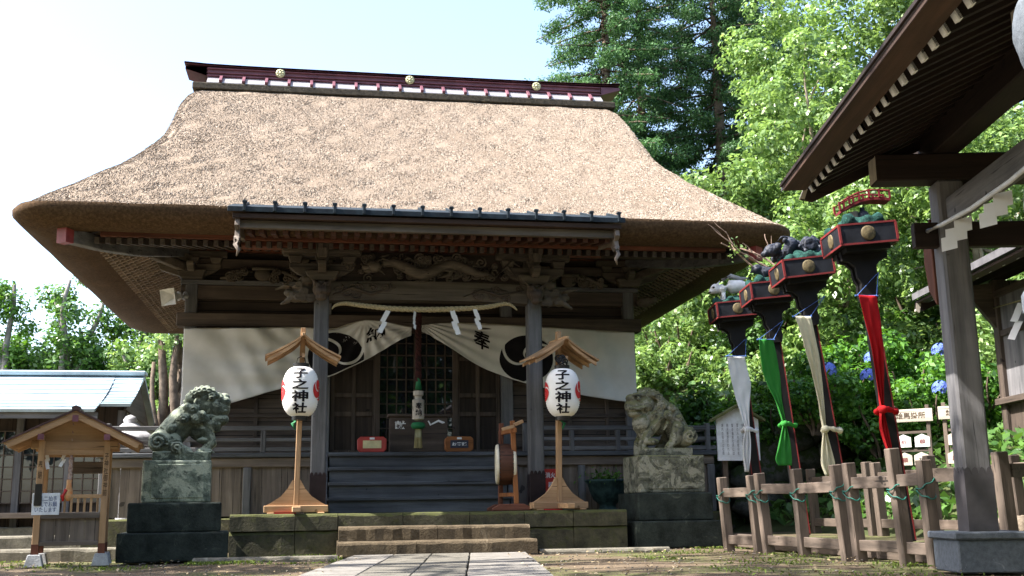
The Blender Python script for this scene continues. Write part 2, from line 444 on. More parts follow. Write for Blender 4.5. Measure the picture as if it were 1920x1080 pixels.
# grass tufts
M_grass = leafmat('grass', (.050, .085, .014), (.165, .225, .045), .3, .6, .2)
n = 15000
areas = [(-3.2, -1.3, -1.6, .9, .26), (-9, -4, 1.4, 3.3, .26), (2.2, 4.4, -6.5, 1.2, .22), (-6.5, -3.4, -2.2, 1.0, .16), (3.8, 7, -5, 2, .10)]
P = []
for a in areas:
    k = int(n*a[4]); p = np.zeros((k, 3)); p[:, 0] = NR.uniform(a[0], a[1], k); p[:, 1] = NR.uniform(a[2], a[3], k)
    q = np.sin(p[:, 0]*3.1+1)*np.sin(p[:, 1]*2.3)+NR.normal(size=k)*.35; p = p[q > .25]; p[:, 2] = .012; P.append(p)
P = np.concatenate(P); Nn = NR.normal(size=(len(P), 3)); Nn[:, 2] *= .5
o = bpy.data.objects.new('grass', leaf_mesh('grass', P, Nn, NR.uniform(.02, .055, len(P)), .35, M_grass)); COL.objects.link(o); o['kind'] = 'stuff'
tag(o, 'short green moss and grass tufts on the dirt around the path', 'grass')
# fallen leaves
M_litter = leafmat('fallen_leaves', (.13, .075, .03), (.40, .32, .20), .1, .8, .2)
k = 900; p = np.zeros((k, 3)); p[:, 0] = NR.uniform(-5.5, 4.4, k); p[:, 1] = NR.uniform(-7, .6, k); p[:, 2] = .03
p = p[np.abs(p[:, 0]-.02-.133*(p[:, 1]-.15)) > .9]
o = bpy.data.objects.new('fallen_leaves', leaf_mesh('fallen_leaves', p, NR.normal(size=(len(p), 3))*.25+np.array([0, 0, 1]), NR.uniform(.02, .06, len(p)), .6, M_litter)); COL.objects.link(o); o['kind'] = 'stuff'
tag(o, 'dry fallen leaves and twigs strewn over the dirt', 'fallen leaves')

# grit on the dirt
M_grit = stone('grit', (.28, .25, .21), (.15, .13, .11), (.38, .35, .31), .6, 20)
mb = MB()
for _ in range(1000):
    x, y = random.uniform(-5.5, 4.4), random.uniform(-5.5, .9)
    if abs(x-path_x(y)) < 1.2 and y < .2: continue
    r = random.uniform(.004, .016); mb.ball((x, y, r*.2), (r, r*random.uniform(.7, 1), r*.6), 5, 4, .2)
tag(mb.build('gravel', M_grit, smooth=True, kind='stuff'), 'small grit and pebbles scattered over the dirt forecourt', 'gravel')
# ================================================================ stone platform and steps
pl = thing('stone_platform', 'mossy dark stone platform of large blocks carrying the hall front and lantern stands', 'platform', (0, 1.1, 0))
mb = MB(); xs = [-2.86, -1.95, -1.35, -.42, .55, 1.36, 2.1, 2.92]
for i in range(7):
    y0 = 1.1+(0 if i in (0, 1, 5, 6) else .012)
    if i in (2, 3, 4): worn_block(mb, xs[i]+.004, xs[i+1]-.004, y0, 3.2, 0, .575+.004*(i % 2))
    else:
        worn_block(mb, xs[i]+.004, xs[i+1]-.004, y0, 3.2, .345, .58)
        worn_block(mb, xs[i]+.004, xs[i+1]-.004, y0+.012, 3.2, 0, .341)
mb.build('block', M_moss_stone, pl)
st = thing('stone_steps', 'two worn brown stone steps with sunlit chipped edges in front of platform', 'steps', (0, .6, 0))
mb = MB(); worn_block(mb, -1.34, .03, .65, 1.095, .2, .395, .12, .016); worn_block(mb, .034, 1.36, .652, 1.095, .2, .39, .12, .016); mb.build('tread', M_step, st)
mb = MB(); worn_block(mb, -1.36, -.30, .2, 1.095, 0, .196, .12, .018); worn_block(mb, -.296, 1.38, .203, 1.095, 0, .198, .12, .018); mb.build('tread', M_step, st)
sb = thing('stone_foundation', 'low dark stone footing under the shrine hall walls', 'footing', (0, 7, 0))
mb = MB(); mb.box(-5.3, -2.87, 3.25, 11.2, 0, .52); mb.box(2.93, 5.3, 3.25, 11.2, 0, .52); mb.box(-2.866, 2.926, 3.21, 11.2, 0, .52); mb.build('footing_course', M_moss_stone, sb, bevel=.02)

# ================================================================ the thatched hall
H = thing('thatched_shrine_hall', 'large wooden shrine hall under a thick tan thatched roof with a purple ridge', 'shrine hall', (0, 6.7, .5))
def outline(a, yf, yb, r, z, jit=0.0, m=26, k=7, my=16):
    pts = []; r = min(r, a*.95, (yb-yf)*.48); ar = a-.15*sstep(7.5, 6.6, z) if z > 4.7 else a
    cs = [(-a+r, yf+r, math.pi, 1.5*math.pi), (ar-r, yf+r, 1.5*math.pi, 2*math.pi), (ar-r, yb-r, 0, .5*math.pi), (-a+r, yb-r, .5*math.pi, math.pi)]
    for ci, (cx, cy, t0, t1) in enumerate(cs):
        for i in range(k+1):
            t = t0+(t1-t0)*i/k; pts.append([cx+r*math.cos(t), cy+r*math.sin(t), z])
        nx = cs[(ci+1) % 4]; e = (nx[0]+r*math.cos(nx[2]), nx[1]+r*math.sin(nx[2])); s0 = pts[-1]
        mm = m if ci in (0, 2) else my
        for i in range(1, mm): pts.append([s0[0]+(e[0]-s0[0])*i/mm, s0[1]+(e[1]-s0[1])*i/mm, z])
    if jit:
        for p in pts:
            for q in range(3): p[q] += random.uniform(-jit, jit)
    return pts
def thatchmat(name, lo, hi, mid, sc, streak):
    m, nt, b = newmat(name, .95, 0, .12)
    v = coords(nt); n1 = noise(nt, v, 38*sc, 5, .75); n2 = noise(nt, v, 1.1, 5, .6); n3 = noise(nt, coords(nt, streak), 7, 4, .6, .4)
    col = ramp(nt, n1, [(.26, lo), (.5, mid), (.74, hi)])
    col = mix(nt, .55, col, ramp(nt, n2, [(.32, (.72, .66, .60)), (.66, (1.14, 1.12, 1.10))]), 'MULTIPLY')
    col = mix(nt, .4, col, ramp(nt, n3, [(.3, (.7, .66, .6)), (.7, (1.15, 1.12, 1.1))]), 'MULTIPLY')
    nt.links.new(col, b.inputs['Base Color']); bump(nt, b, n1, .45, .03); return m
M_thatch = thatchmat('thatch', (.180, .138, .105), (.335, .284, .230), (.252, .204, .160), 2.0, (1, .3, .3))
M_reed, nt_, b_ = newmat('reed_stubs', .9, 0, .15)
at_ = nt_.nodes.new('ShaderNodeAttribute'); at_.attribute_name = 'rnd'
nt_.links.new(ramp(nt_, at_.outputs['Fac'], [(0, (.175, .131, .100)), (.3, (.245, .196, .153)), (.8, (.350, .295, .238)), (1, (.46, .41, .345))]), b_.inputs['Base Color'])
M_cut = thatchmat('thatch_cut_edge', (.040, .026, .016), (.150, .096, .056), (.085, .054, .031), .6, (.25, .25, 3.5))
def yb(yf): return 13.4-yf
EDGE = [(5.3, 2.12, 4.90, .35), (5.60, 1.82, 4.82, .38), (5.93, 1.60, 4.84, .5), (6.18, 1.45, 4.92, .58), (6.29, 1.37, 5.03, .62), (6.28, 1.345, 5.115, .62), (6.23, 1.36, 5.155, .6)]
TOP = [(6.23, 1.36, 5.155, .6), (6.13, 1.48, 5.215, .57), (6.03, 1.60, 5.305, .52), (5.89, 1.80, 5.45, .47), (5.60, 2.12, 5.73, .55), (5.33, 2.46, 6.02, .5), (5.08, 2.80, 6.27, .5), (4.90, 3.14, 6.52, .40), (4.72, 3.48, 6.78, .34), (4.58, 3.85, 7.05, .30), (4.51, 4.25, 7.35, .28), (4.49, 4.68, 7.68, .28), (4.49, 5.12, 8.03, .28), (4.47, 5.55, 8.38, .28), (4.41, 5.98, 8.72, .28), (4.28, 6.25, 8.92, .22)]
mb = MB(); mb.rings([outline(a, y, yb(y), r, z, .008) for a, y, z, r in EDGE]); mb.build('eave_thatch_edge', M_cut, H, smooth=True)
rs = [outline(a, y, yb(y), r, z, .012) for a, y, z, r in TOP]; rs[0] = outline(*[TOP[0][0]-.01, TOP[0][1]+.01, yb(TOP[0][1])-.01, TOP[0][3], TOP[0][2]])
mb = MB(); mb.rings(rs, False, True); mb.build('thatch_roof', M_thatch, H, smooth=True)
# cut reed ends standing out of the thatch: small real slivers
def reed_field():
    P, D, Sz = [], [], []
    for i in range(len(TOP)-1):
        A, B = rs[i], rs[i+1]; n = len(A)
        for j in range(n):
            a, b, c, d = Vector(A[j]), Vector(A[(j+1) % n]), Vector(B[(j+1) % n]), Vector(B[j])
            cx = (a+c)/2
            if cx.y > 7.2: continue
            ar = ((b-a).cross(d-a)).length; nn = (b-a).cross(d-a)
            if nn.length < 1e-6: continue
            nn.normalize()
            if nn.z < 0 : nn = -nn
            dn = Vector((0, 0, -1)); dn = (dn-nn*dn.dot(nn))
            if dn.length < .05: dn = Vector((0, -1, 0))
            dn.normalize()
            for _ in range(int(ar*3000+random.random())):
                u, v = random.random(), random.random()
                P.append(a*(1-u)*(1-v)+b*u*(1-v)+c*u*v+d*(1-u)*v)
                D.append((dn+nn*random.uniform(.03, .27)+Vector((random.gauss(0, .2), random.gauss(0, .2), 0))).normalized())
    n = len(P); P = np.array(P); D = np.array(D); side = np.cross(D, NR.normal(size=(n, 3))); side /= np.linalg.norm(side, axis=1)[:, None]
    L = NR.uniform(.030, .070, n)[:, None]; w = NR.uniform(.004, .009, n)[:, None]
    V = np.empty((n, 3, 3)); V[:, 0] = P-side*w-D*.01; V[:, 1] = P+side*w-D*.01; V[:, 2] = P+D*L
    off = np.array(root_loc(H)); V -= off
    me = bpy.data.meshes.new('reed_ends'); me.vertices.add(n*3); me.vertices.foreach_set('co', V.ravel()); me.loops.add(n*3)
    me.loops.foreach_set('vertex_index', np.arange(n*3, dtype=np.int32)); me.polygons.add(n); me.polygons.foreach_set('loop_start', np.arange(0, n*3, 3, dtype=np.int32))
    at = me.attributes.new('rnd', 'FLOAT', 'FACE'); at.data.foreach_set('value', NR.random(n).astype(np.float32)); me.materials.append(M_reed); me.update(calc_edges=True)
    o = bpy.data.objects.new('reed_ends', me); COL.objects.link(o); o.parent = H; o['kind'] = 'stuff'
reed_field()
# soffit ring and rafters
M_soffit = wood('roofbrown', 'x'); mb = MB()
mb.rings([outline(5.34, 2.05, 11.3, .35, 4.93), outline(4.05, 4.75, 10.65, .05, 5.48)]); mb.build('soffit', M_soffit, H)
rb = MB(); rb.bar((0, 1.93, -.06), (0, 4.8, .55), .07, .095)
ra = rb.build('rafter', wood('old', 'y'), None); ra.parent = H; ra.location = Vector((-5.05, 0, 4.77))-root_loc(H)
for i in range(1, 64):
    x = -5.05+i*.1603
    copy_part(ra, H, Vector((x, 0, 4.77))-root_loc(H))
for sx in (-1, 1):
    mb = MB(); nr = 46
    for i in range(nr):
        y = 2.25+i*.198; mb.bar((sx*5.26, y, 4.815), (sx*4.0, y, 5.385), .062, .03)
    for i in range(16):
        t = (i+.5)/16; x = sx*(5.22-1.2*t); z = 4.79+.57*t
        mb.box(x-.012, x+.012, 2.25, 11.3, z+.035, z+.052)
    mb.build('eave_lattice', wood('lattice', 'x'), H)
# hip rafters with painted ends
for sx in (-1, 1):
    mb = MB(); pts = [(sx*5.50, 1.75, 4.74), (sx*5.1, 2.35, 4.76), (sx*4.7, 3.2, 4.88), (sx*4.1, 4.7, 5.22)]
    for p, q in zip(pts[:-1], pts[1:]): mb.bar(p, q, .16, .22)
    hr = mb.build('hip_rafter', wood('grey', 'y'), H, bevel=.01)
    mb = MB(); d = (Vector(pts[0])-Vector(pts[1])).normalized(); p = Vector(pts[0]); mb.bar(p-d*.12, p+d*.03, .19, .25)
    mb.build('end_cap', plain('red_end_paint', (.26, .045, .045), .5), hr)
# eave fascia boards under the thatch (front)
mb = MB(); mb.box(-5.0, 5.0, 1.90, 1.97, 4.77, 4.86); mb.build('eave_fascia', wood('red', 'x'), H, bevel=.006)
# ridge
M_copper = plain('purple_copper', (.175, .068, .088), .5, .1, .2, 3, .4, 0, (.120, .044, .060))
M_copper_sunlit = plain('sunlit_copper_sheet', (.50, .47, .48), .35, .45, .1, 3)  # skirt copper made near-white: the sunlight on it is put into the colour
mb = MB(); mb.box(-4.32, 4.36, 6.16, 7.24, 8.90, 9.045); mb.build('ridge_base_board', stone('mossy_bark', (.075, .060, .042), (.025, .022, .016), (.16, .14, .09), .6, 6), H, bevel=.02)
mb = MB()
mb.prism([(6.20, 9.048), (6.20, 9.065), (6.41, 9.245), (6.99, 9.245), (7.20, 9.065), (7.20, 9.048)], -4.05, 4.1, 'yz'); mb.build('ridge_skirt', M_copper_sunlit, H)
mb = MB(); mb.prism([(6.42, 9.21), (6.40, 9.46), (7.0, 9.46), (6.98, 9.21)], -4.06, 4.10, 'yz')
mb.box(-4.07, 4.11, 6.38, 7.02, 9.27, 9.29); mb.box(-4.07, 4.11, 6.37, 7.03, 9.33, 9.345); mb.box(-4.07, 4.11, 6.36, 7.04, 9.415, 9.43); mb.build('ridge_box', M_copper, H, bevel=.006)
mb = MB(); sec = []
for i in range(21):
    x = -4.52+9.05*i/20; e = abs(i/10-1); lift = .03*e**5; h = .07
    z0 = 9.462+lift if i not in (0, 20) else 9.475+lift
    sec.append([(x, 6.35, z0), (x, 7.05, z0), (x, 7.05, z0+.04), (x, 6.70, 9.462+lift+h), (x, 6.35, z0+.04)])
mb.rings(sec, True, True)
for xa, xb in ((-4.5, -4.075), (4.53, 4.115)): mb.rings([[(xa, 6.40, 9.40), (xa, 7.0, 9.40), (xa, 7.0, 9.46), (xa, 6.40, 9.46)], [(xb, 6.40, 9.27), (xb, 7.0, 9.27), (xb, 7.0, 9.46), (xb, 6.40, 9.46)]], True, True); mb.build('ridge_cap', M_copper, H, bevel=.004)
for i in range(18):
    x = -3.78+i*.449
    mb = MB(); mb.bar((x, 6.17, 9.075), (x, 6.40, 9.265), .06, .06); mb.build('ridge_bar', M_copper, H, bevel=.006)
M_gold = plain('verdigris_gold', (.50, .47, .27), .45, .3, .15, 20)
for x in (-2.62, .02, 2.70):
    mb = MB(); mb.lathe([(.0, -.012), (.082, -.012), (.095, 0), (.095, .03), (.0, .03)][::-1], (x, 6.36, 9.39), 24, 'y', False)
    mb.lathe([(.0, -.03), (.028, -.022), (.034, 0)], (x, 6.36, 9.39), 12, 'y', False)
    for k in range(8):
        t = k*math.pi/4; mb.ball((x+.058*math.cos(t), 6.35, 9.39+.058*math.sin(t)), (.021, .014, .021), 8, 5)
    mb.build('ridge_crest', M_gold, H, smooth=True)

# copper porch eave
M_verd = plain('blue_green_copper', (.017, .028, .036), .7, .2, .3, 9, .3, 0, (.008, .012, .018))
mb = MB(); mb.prism([(.76, 4.915), (.76, 4.995), (1.9, 5.36), (1.9, 5.28)], -3.02, 2.96, 'yz'); mb.build('porch_roof', M_verd, H, bevel=.005)
for i in range(14):
    x = -2.78+i*.434
    mb = MB(); mb.box(x-.022, x+.022, .745, .80, 4.93, 5.09); mb.box(x-.034, x+.034, .742, .81, 5.055, 5.083); mb.bar((x, .76, 5.0), (x, 1.5, 5.245), .03, .05); mb.build('porch_roof_rib', M_verd, H, bevel=.004)
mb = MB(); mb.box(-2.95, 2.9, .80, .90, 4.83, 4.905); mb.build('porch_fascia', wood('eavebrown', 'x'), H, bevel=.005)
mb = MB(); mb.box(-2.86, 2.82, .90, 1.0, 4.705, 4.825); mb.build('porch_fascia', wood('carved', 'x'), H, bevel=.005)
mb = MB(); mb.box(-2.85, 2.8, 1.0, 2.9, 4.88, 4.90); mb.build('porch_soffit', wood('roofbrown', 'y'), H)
rb = MB(); rb.bar((0, .98, 4.685), (0, 2.9, 5.03), .075, .085); rr = rb.build('porch_rafter', wood('rafterred', 'y'), None); rr.parent = H; rr.location = Vector((-2.72, 0, 0))-root_loc(H)
for i in range(1, 32): copy_part(rr, H, Vector((-2.72+i*.1755, 0, 0))-root_loc(H))
for i in range(30):
    x = -2.63+i*.181
for sx, x0 in ((-1, -2.88), (1, 2.84)):   # barge boards at the porch ends with carved drops
    mb = MB(); mb.prism([(.86, 4.90), (1.95, 5.12), (2.3, 5.02), (2.2, 4.80), (1.6, 4.72), (1.15, 4.62), (.98, 4.50), (.86, 4.52), (.90, 4.66), (.80, 4.72)], x0-.035, x0+.035, 'yz')
    bb = mb.build('barge_board', wood('plank', 'y'), H, bevel=.006)
    mb = MB(); mb.tube([(x0, .90, 4.56), (x0+sx*.02, .87, 4.44), (x0-sx*.03, .86, 4.36), (x0, .88, 4.27)], [.05, .035, .028, .008], 7); mb.build('pendant', wood('plank', 'z'), bb, smooth=True)

# kohai pillars, beams, brackets, carvings
PX = (-1.655, 1.795)
M_carve = wood('carved', 'x'); M_carve2 = wood('carved', 'x')
def bracket(mb, x, y, z, w, arms_y=True, s=1.0):
    """block, boat-shaped arms and small bearing blocks"""
    mb.prism([(x-.20*s, z), (x+.20*s, z), (x+.27*s, z+.16*s), (x-.27*s, z+.16*s)], y-.2*s, y+.2*s)
    boat = [(x-w, z+.30*s), (x-w, z+.22*s), (x-w*.72, z+.12*s), (x-.2*s, z+.06*s), (x+.2*s, z+.06*s), (x+w*.72, z+.12*s), (x+w, z+.22*s), (x+w, z+.30*s)]
    mb.prism(boat, y-.07*s, y+.07*s)
    if arms_y:
        mb.prism([(y-w*.8, z+.28*s), (y-w*.8, z+.21*s), (y-w*.5, z+.11*s), (y+w*.5, z+.11*s), (y+w*.8, z+.21*s), (y+w*.8, z+.28*s)], x-.065*s, x+.065*s, 'yz')
    for dx in (-w*.82, 0, w*.82):
        mb.prism([(x+dx-.08*s, z+.302*s), (x+dx+.08*s, z+.302*s), (x+dx+.12*s, z+.42*s), (x+dx-.12*s, z+.42*s)], y-.11*s, y+.11*s)
    mb.box(x-w*1.2, x+w*1.2, y-.06*s, y+.06*s, z+.425*s, z+.55*s)
for i, x in enumerate(PX):
    mb = MB(); mb.box(x-.118, x+.118, 2.28, 2.52, .58, 4.22); mb.build('pillar', wood('grey', 'z'), H, bevel=.02)
    mb = MB(); k = 6
    ring = [(x-.13, 2.268), (x+.13, 2.268), (x+.13, 2.532), (x-.13, 2.532)]
    mb.box(x-.127, x+.127, 2.27, 2.53, .6, 1.15)
    for kx in range(4):
        cx = x-.095+kx*.0633; mb.prism([(cx-.0315, 1.15), (cx+.0315, 1.15), (cx+.02, 1.19), (cx, 1.205), (cx-.02, 1.19)], 2.270, 2.276)
    mb.build('pillar_shoe', plain('dark_lacquered_metal', (.040, .026, .028), .4, .5, .2, 5), H, bevel=.004)
    mb = MB(); mb.prism([(x-.2, .58), (x+.2, .58), (x+.17, .66), (x-.17, .66)], 2.2, 2.6); mb.build('pillar_base', M_moss_stone, H, bevel=.01)
    mb = MB(); bracket(mb, x, 2.4, 4.22, .52); mb.build('bracket', M_carve, H, bevel=.012)
    mb = MB(); mb.prism([(x-.085, 4.60), (x+.085, 4.60), (x+.125, 4.90), (x-.125, 4.90)], 1.98, 2.22); mb.bar((x, 1.95, 4.62), (x, 2.9, 4.72), .14, .16); mb.build('bracket_nose', wood('carved', 'z'), H, bevel=.012)
    # carved beast nosing on the outer side and on the front
    sx = -1 if i == 0 else 1
    mb = MB()
    bx = x+sx*.12
    mb.ball((bx+sx*.14, 2.36, 4.03), (.17, .14, .16)); mb.ball((bx+sx*.30, 2.33, 3.97), (.13, .11, .10)); mb.ball((bx+sx*.40, 2.32, 4.02), (.08, .08, .06))
    mb.tube([(bx+sx*.25, 2.30, 4.10), (bx+sx*.45, 2.28, 4.13), (bx+sx*.62, 2.28, 4.06 if sx < 0 else 4.16)], [.06, .045, .012]); mb.tube([(bx+sx*.22, 2.3, 3.92), (bx+sx*.40, 2.29, 3.90), (bx+sx*.52, 2.29, 3.83)], [.06, .05, .02])
    for q in range(7): mb.tube(spiral((bx+sx*random.uniform(.0, .25), 2.22, 3.92+random.uniform(-.03, .28)), .07, 1.5, random.uniform(0, 6)), .022, 6)
    mb.ball((bx+sx*.12, 2.3, 4.22), (.14, .12, .08))
    sculpt('beast_nosing', mb, M_carve2, H, .016, 1, .02, .06)
    mb = MB(); mb.ball((x, 2.2, 4.07), (.15, .12, .15)); mb.ball((x, 2.06, 4.02), (.11, .1, .09)); mb.ball((x, 2.1, 3.92), (.10, .1, .06))
    for q in (-1, 1): mb.ball((x+q*.06, 2.05, 4.12), .04); mb.tube([(x+q*.1, 2.15, 4.15), (x+q*.17, 2.14, 4.23)], [.05, .02])
    sculpt('beast_nosing', mb, wood('old', 'z'), H, .016, 1, .02, .05)
# rainbow beam with relief
mb = MB(); seg = []
for i in range(25):
    t = i/24; x = -1.54+3.22*t; c = .03*(1-(2*t-1)**2); d = .0
    seg.append([(x, 2.27, 3.905+c), (x, 2.53, 3.905+c), (x, 2.55, 4.05), (x, 2.52, 4.215+c), (x, 2.28, 4.215+c), (x, 2.25, 4.06)])
mb.rings(seg, True, True); mb.build('porch_beam', wood('carved', 'x'), H)
for sx in (-1, 1):
    mb = MB(); cx = .07+sx*1.05
    for q in range(9): mb.tube(spiral((cx+random.uniform(-.42, .42), 2.26, 4.06+random.uniform(-.08, .08)), random.uniform(.06, .10), 1.6, random.uniform(0, 6), sx), .016, 6)
    mb.tube([(cx-.5, 2.26, 4.0), (cx-.2, 2.25, 4.11), (cx+.1, 2.25, 4.02), (cx+.5, 2.26, 4.13)], [.01, .03, .03, .01])
    mb.build('beam_relief', wood('old', 'x'), H, smooth=True)
mb = MB(); mb.box(-1.45, 1.6, 2.42, 2.46, 4.23, 4.74); mb.build('carving_backboard', wood('dark', 'x'), H)
mb = MB()   # dragon among clouds
pts = []; rad = []
for i in range(60):
    t = i/59; x = -.72+1.75*t; z = 4.46+.10*math.sin(t*11+.6)*(1-.3*t); pts.append((x, 2.31+.05*math.cos(t*11), z)); rad.append(.085*math.sin(math.pi*(.12+.86*t))**.6+.012)
mb.tube(pts, rad, 9)
for i in range(4, 56, 2):
    p, r = pts[i], rad[i]; mb.tube([(p[0], p[1]-.01, p[2]+r*.8), (p[0]+.03, p[1]-.02, p[2]+r*1.5)], [.02, .004], 5)
mb.ball((-.84, 2.27, 4.47), (.13, .10, .10)); mb.ball((-.95, 2.25, 4.44), (.09, .07, .05)); mb.ball((-.93, 2.25, 4.39), (.07, .06, .03))
for q in (-1, 1): mb.tube([(-.80, 2.25, 4.55), (-.70, 2.24, 4.62+q*.02), (-.58, 2.24, 4.62+q*.05)], [.03, .022, .006], 6)
for q in range(90):
    x = random.choice([random.uniform(-1.3, 1.42), random.uniform(-.6, 1.1)]); z = random.uniform(4.27, 4.68)
    mb.tube(spiral((x, 2.36, z), random.uniform(.05, .11), random.uniform(1.2, 2), random.uniform(0, 6), random.choice((-1, 1)), 20, 'y', .05), random.uniform(.014, .024), 6)
for q in range(10):
    x = random.uniform(-1.0, 1.3); mb.tube([(x, 2.33, 4.3+random.uniform(0, .3)), (x+.18, 2.30, 4.34+random.uniform(0, .3)), (x+.34, 2.34, 4.32+random.uniform(0, .3))], [.012, .04, .008], 6)
mb.build('dragon_carving', M_carve2, H, smooth=True)
mb = MB(); mb.box(-2.95, 3.0, 2.26, 2.54, 4.76, 4.93); mb.build('porch_purlin', wood('red', 'x'), H, bevel=.01)
for xa, xb in ((-2.3, -1.06), (1.2, 2.4)):
    mb = MB(); mb.box(xa, xb, 2.30, 2.5, 4.69, 4.757); mb.build('purlin_pad', wood('carved', 'x'), H, bevel=.01)
for i, x in enumerate(PX):  # curved tie beams from porch pillars back to the wall
    mb = MB(); pts = [(x, 2.5, 4.10), (x, 3.2, 4.32), (x, 4.0, 4.42), (x, 4.75, 4.45)]
    for p, q in zip(pts[:-1], pts[1:]): mb.bar(p, q, .16, .24)
    mb.build('tie_beam', wood('old', 'y'), H, bevel=.01)

# front wall: posts, beams, panels
WP = [-3.965, -1.60, 1.72, 4.07]
for x in WP:
    mb = MB(); mb.box(x-.105, x+.105, 4.70, 4.91, .52, 4.93); mb.build('wall_post', wood('grey', 'z'), H, bevel=.012)
def beam(z0, z1, y0, y1, tone='old', x0=-4.16, x1=4.26):
    mb = MB(); mb.box(x0, x1, y0, y1, z0, z1); mb.build('wall_beam', wood(tone, 'x'), H, bevel=.012)
beam(4.62, 4.70, 4.66, 4.95, 'grey'); beam(4.36, 4.615, 4.72, 4.90); beam(3.86, 4.10, 4.655, 4.96, 'old', -4.2, 4.3)
beam(4.93, 5.10, 4.70, 4.92, 'old', -4.35, 4.45); beam(5.25, 5.42, 4.70, 4.92, 'red', -4.6, 4.7)
mb = MB(); mb.box(-4.0, 4.1, 4.86, 4.90, 4.1, 5.5); mb.build('wall_panel', wood('dark', 'x', .16), H)
for sx, x0 in ((-1, -4.06), (1, 4.16)):
    mb = MB(); mb.box(x0-.03, x0+.03, 4.92, 10.6, .52, 5.5); mb.build('side_wall', wood('old', 'x', .22), H)
mb = MB(); mb.box(-4.06, 4.16, 10.57, 10.63, .52, 5.5); mb.build('back_wall', wood('old', 'x', .22), H)
for x in (WP[0], WP[1], WP[2], WP[3]):
    mb = MB(); bracket(mb, x, 4.72, 4.71, .50, True, .95)
    if abs(x) > 3:
        sx = math.copysign(1, x); mb.bar((x, 4.72, 4.86), (x+sx*.62, 4.1, 5.02), .13, .15); mb.bar((x, 4.72, 5.05), (x+sx*.9, 3.82, 5.25), .12, .15)
        mb.prism([(x+sx*.1, 4.72), (x+sx*.55, 4.86), (x+sx*.62, 4.98), (x+sx*.1, 4.98)], 4.64, 4.78)
        for dx, dy in ((.35, -.32), (.62, -.6)): mb.box(x+sx*dx-.1, x+sx*dx+.1, 4.72+dy-.1, 4.72+dy+.1, 5.06, 5.17)
    mb.build('bracket', M_carve2, H, bevel=.012)
for cx in (-2.72, 2.9):   # carved struts between the beams
    mb = MB()
    mb.ball((cx, 4.62, 4.80), (.16, .08, .12)); mb.box(cx-.2, cx+.2, 4.56, 4.68, 4.88, 4.93)
    for q in range(22):
        sx = random.choice((-1, 1)); d = random.uniform(.18, .62)
        mb.tube(spiral((cx+sx*d, 4.60, 4.70+.2*random.random()*(1-d*.6)), random.uniform(.05, .09), 1.5, random.uniform(0, 6), sx, 18, 'y', .03), .02, 6)
    for sx in (-1, 1): mb.tube([(cx+sx*.2, 4.62, 4.88), (cx+sx*.4, 4.6, 4.84), (cx+sx*.6, 4.6, 4.74), (cx+sx*.75, 4.62, 4.72)], [.05, .045, .04, .02])
    mb.build('strut_carving', M_carve2, H, smooth=True)
mb = MB()
mb.ball((4.36, 4.62, 4.42), (.16, .1, .1)); mb.ball((4.50, 4.6, 4.44), (.1, .08, .07)); mb.tube([(4.42, 4.6, 4.48), (4.55, 4.58, 4.50), (4.62, 4.58, 4.42)], [.06, .05, .02])
sculpt('beast_nosing', mb, M_carve2, H, .018, 1, .02, .06)
# bay walls left and right of the doors
for x0, x1 in ((-3.86, -1.70), (1.82, 3.97)):
    mb = MB(); mb.box(x0, x1, 4.80, 4.84, 1.58, 3.87); mb.build('wall_panel', wood('old', 'x', .24), H)
    for z in (1.70, 2.25, 2.85, 3.4):
        mb = MB(); mb.box(x0, x1, 4.765, 4.798, z, z+.07); mb.build('wall_rail', wood('old', 'x'), H, bevel=.006)
    for k in range(3):
        x = x0+(x1-x0)*(k+.5)/3; mb = MB(); mb.box(x-.035, x+.035, 4.772, 4.799, 1.6, 3.86); mb.build('wall_stile', wood('old', 'z'), H, bevel=.006)
# panelled side doors
for x0, x1 in ((-1.48, -.66), (.78, 1.60)):
    mb = MB(); mb.box(x0, x1, 4.86, 4.88, 1.6, 3.86); d = mb.build('panel_door', wood('dark', 'z'), H)
    mb = MB()
    for x in (x0, (x0+x1)/2-.035, x1-.07): mb.box(x, x+.07, 4.82, 4.855, 1.6, 3.86)
    for z in (1.6, 2.28, 2.62, 3.3, 3.76):
        for a, b in ((x0+.072, (x0+x1)/2-.037), ((x0+x1)/2+.037, x1-.072)): mb.box(a, b, 4.823, 4.853, z, z+.08)
    mb.build('door_frame', wood('old', 'z'), d, bevel=.006)
# glazed lattice doors
M_glass, nt, b = newmat('dark_window_glass', .02, 0, .8); b.inputs['Base Color'].default_value = (.012, .016, .022, 1); b.inputs['IOR'].default_value = 1.5
n_ = noise(nt, coords(nt), 2.0, 2); bump(nt, b, n_, .06, .02)
for x0, x1 in ((-.64, .045), (.075, .76)):
    mb = MB(); mb.box(x0, x1, 4.89, 4.91, 1.6, 3.86); gd = mb.build('lattice_door', M_glass, H)
    mb = MB(); nx = 4
    for i in range(nx+1): x = x0+(x1-x0)*i/nx; w = .035 if i in (0, nx) else .012; mb.box(x-w, x+w, 4.865, 4.888, 1.6, 3.86)
    for j in range(11):
        z = 1.62+j*.222; w = .035 if j in (0, 3, 10) else .011; mb.box(x0, x1, 4.870, 4.886, z-w, z+w)
    mb.build('muntin', wood('old', 'z'), gd)
for x in (-.65, .06, .77):
    mb = MB(); mb.box(x-.05, x+.05, 4.80, 4.862, 1.58, 3.87); mb.build('door_post', wood('old', 'z'), H, bevel=.006)
mb = MB(); mb.box(-1.5, 1.62, 4.95, 4.98, 1.58, 3.9); mb.build('door_backing', wood('dark', 'z'), H)
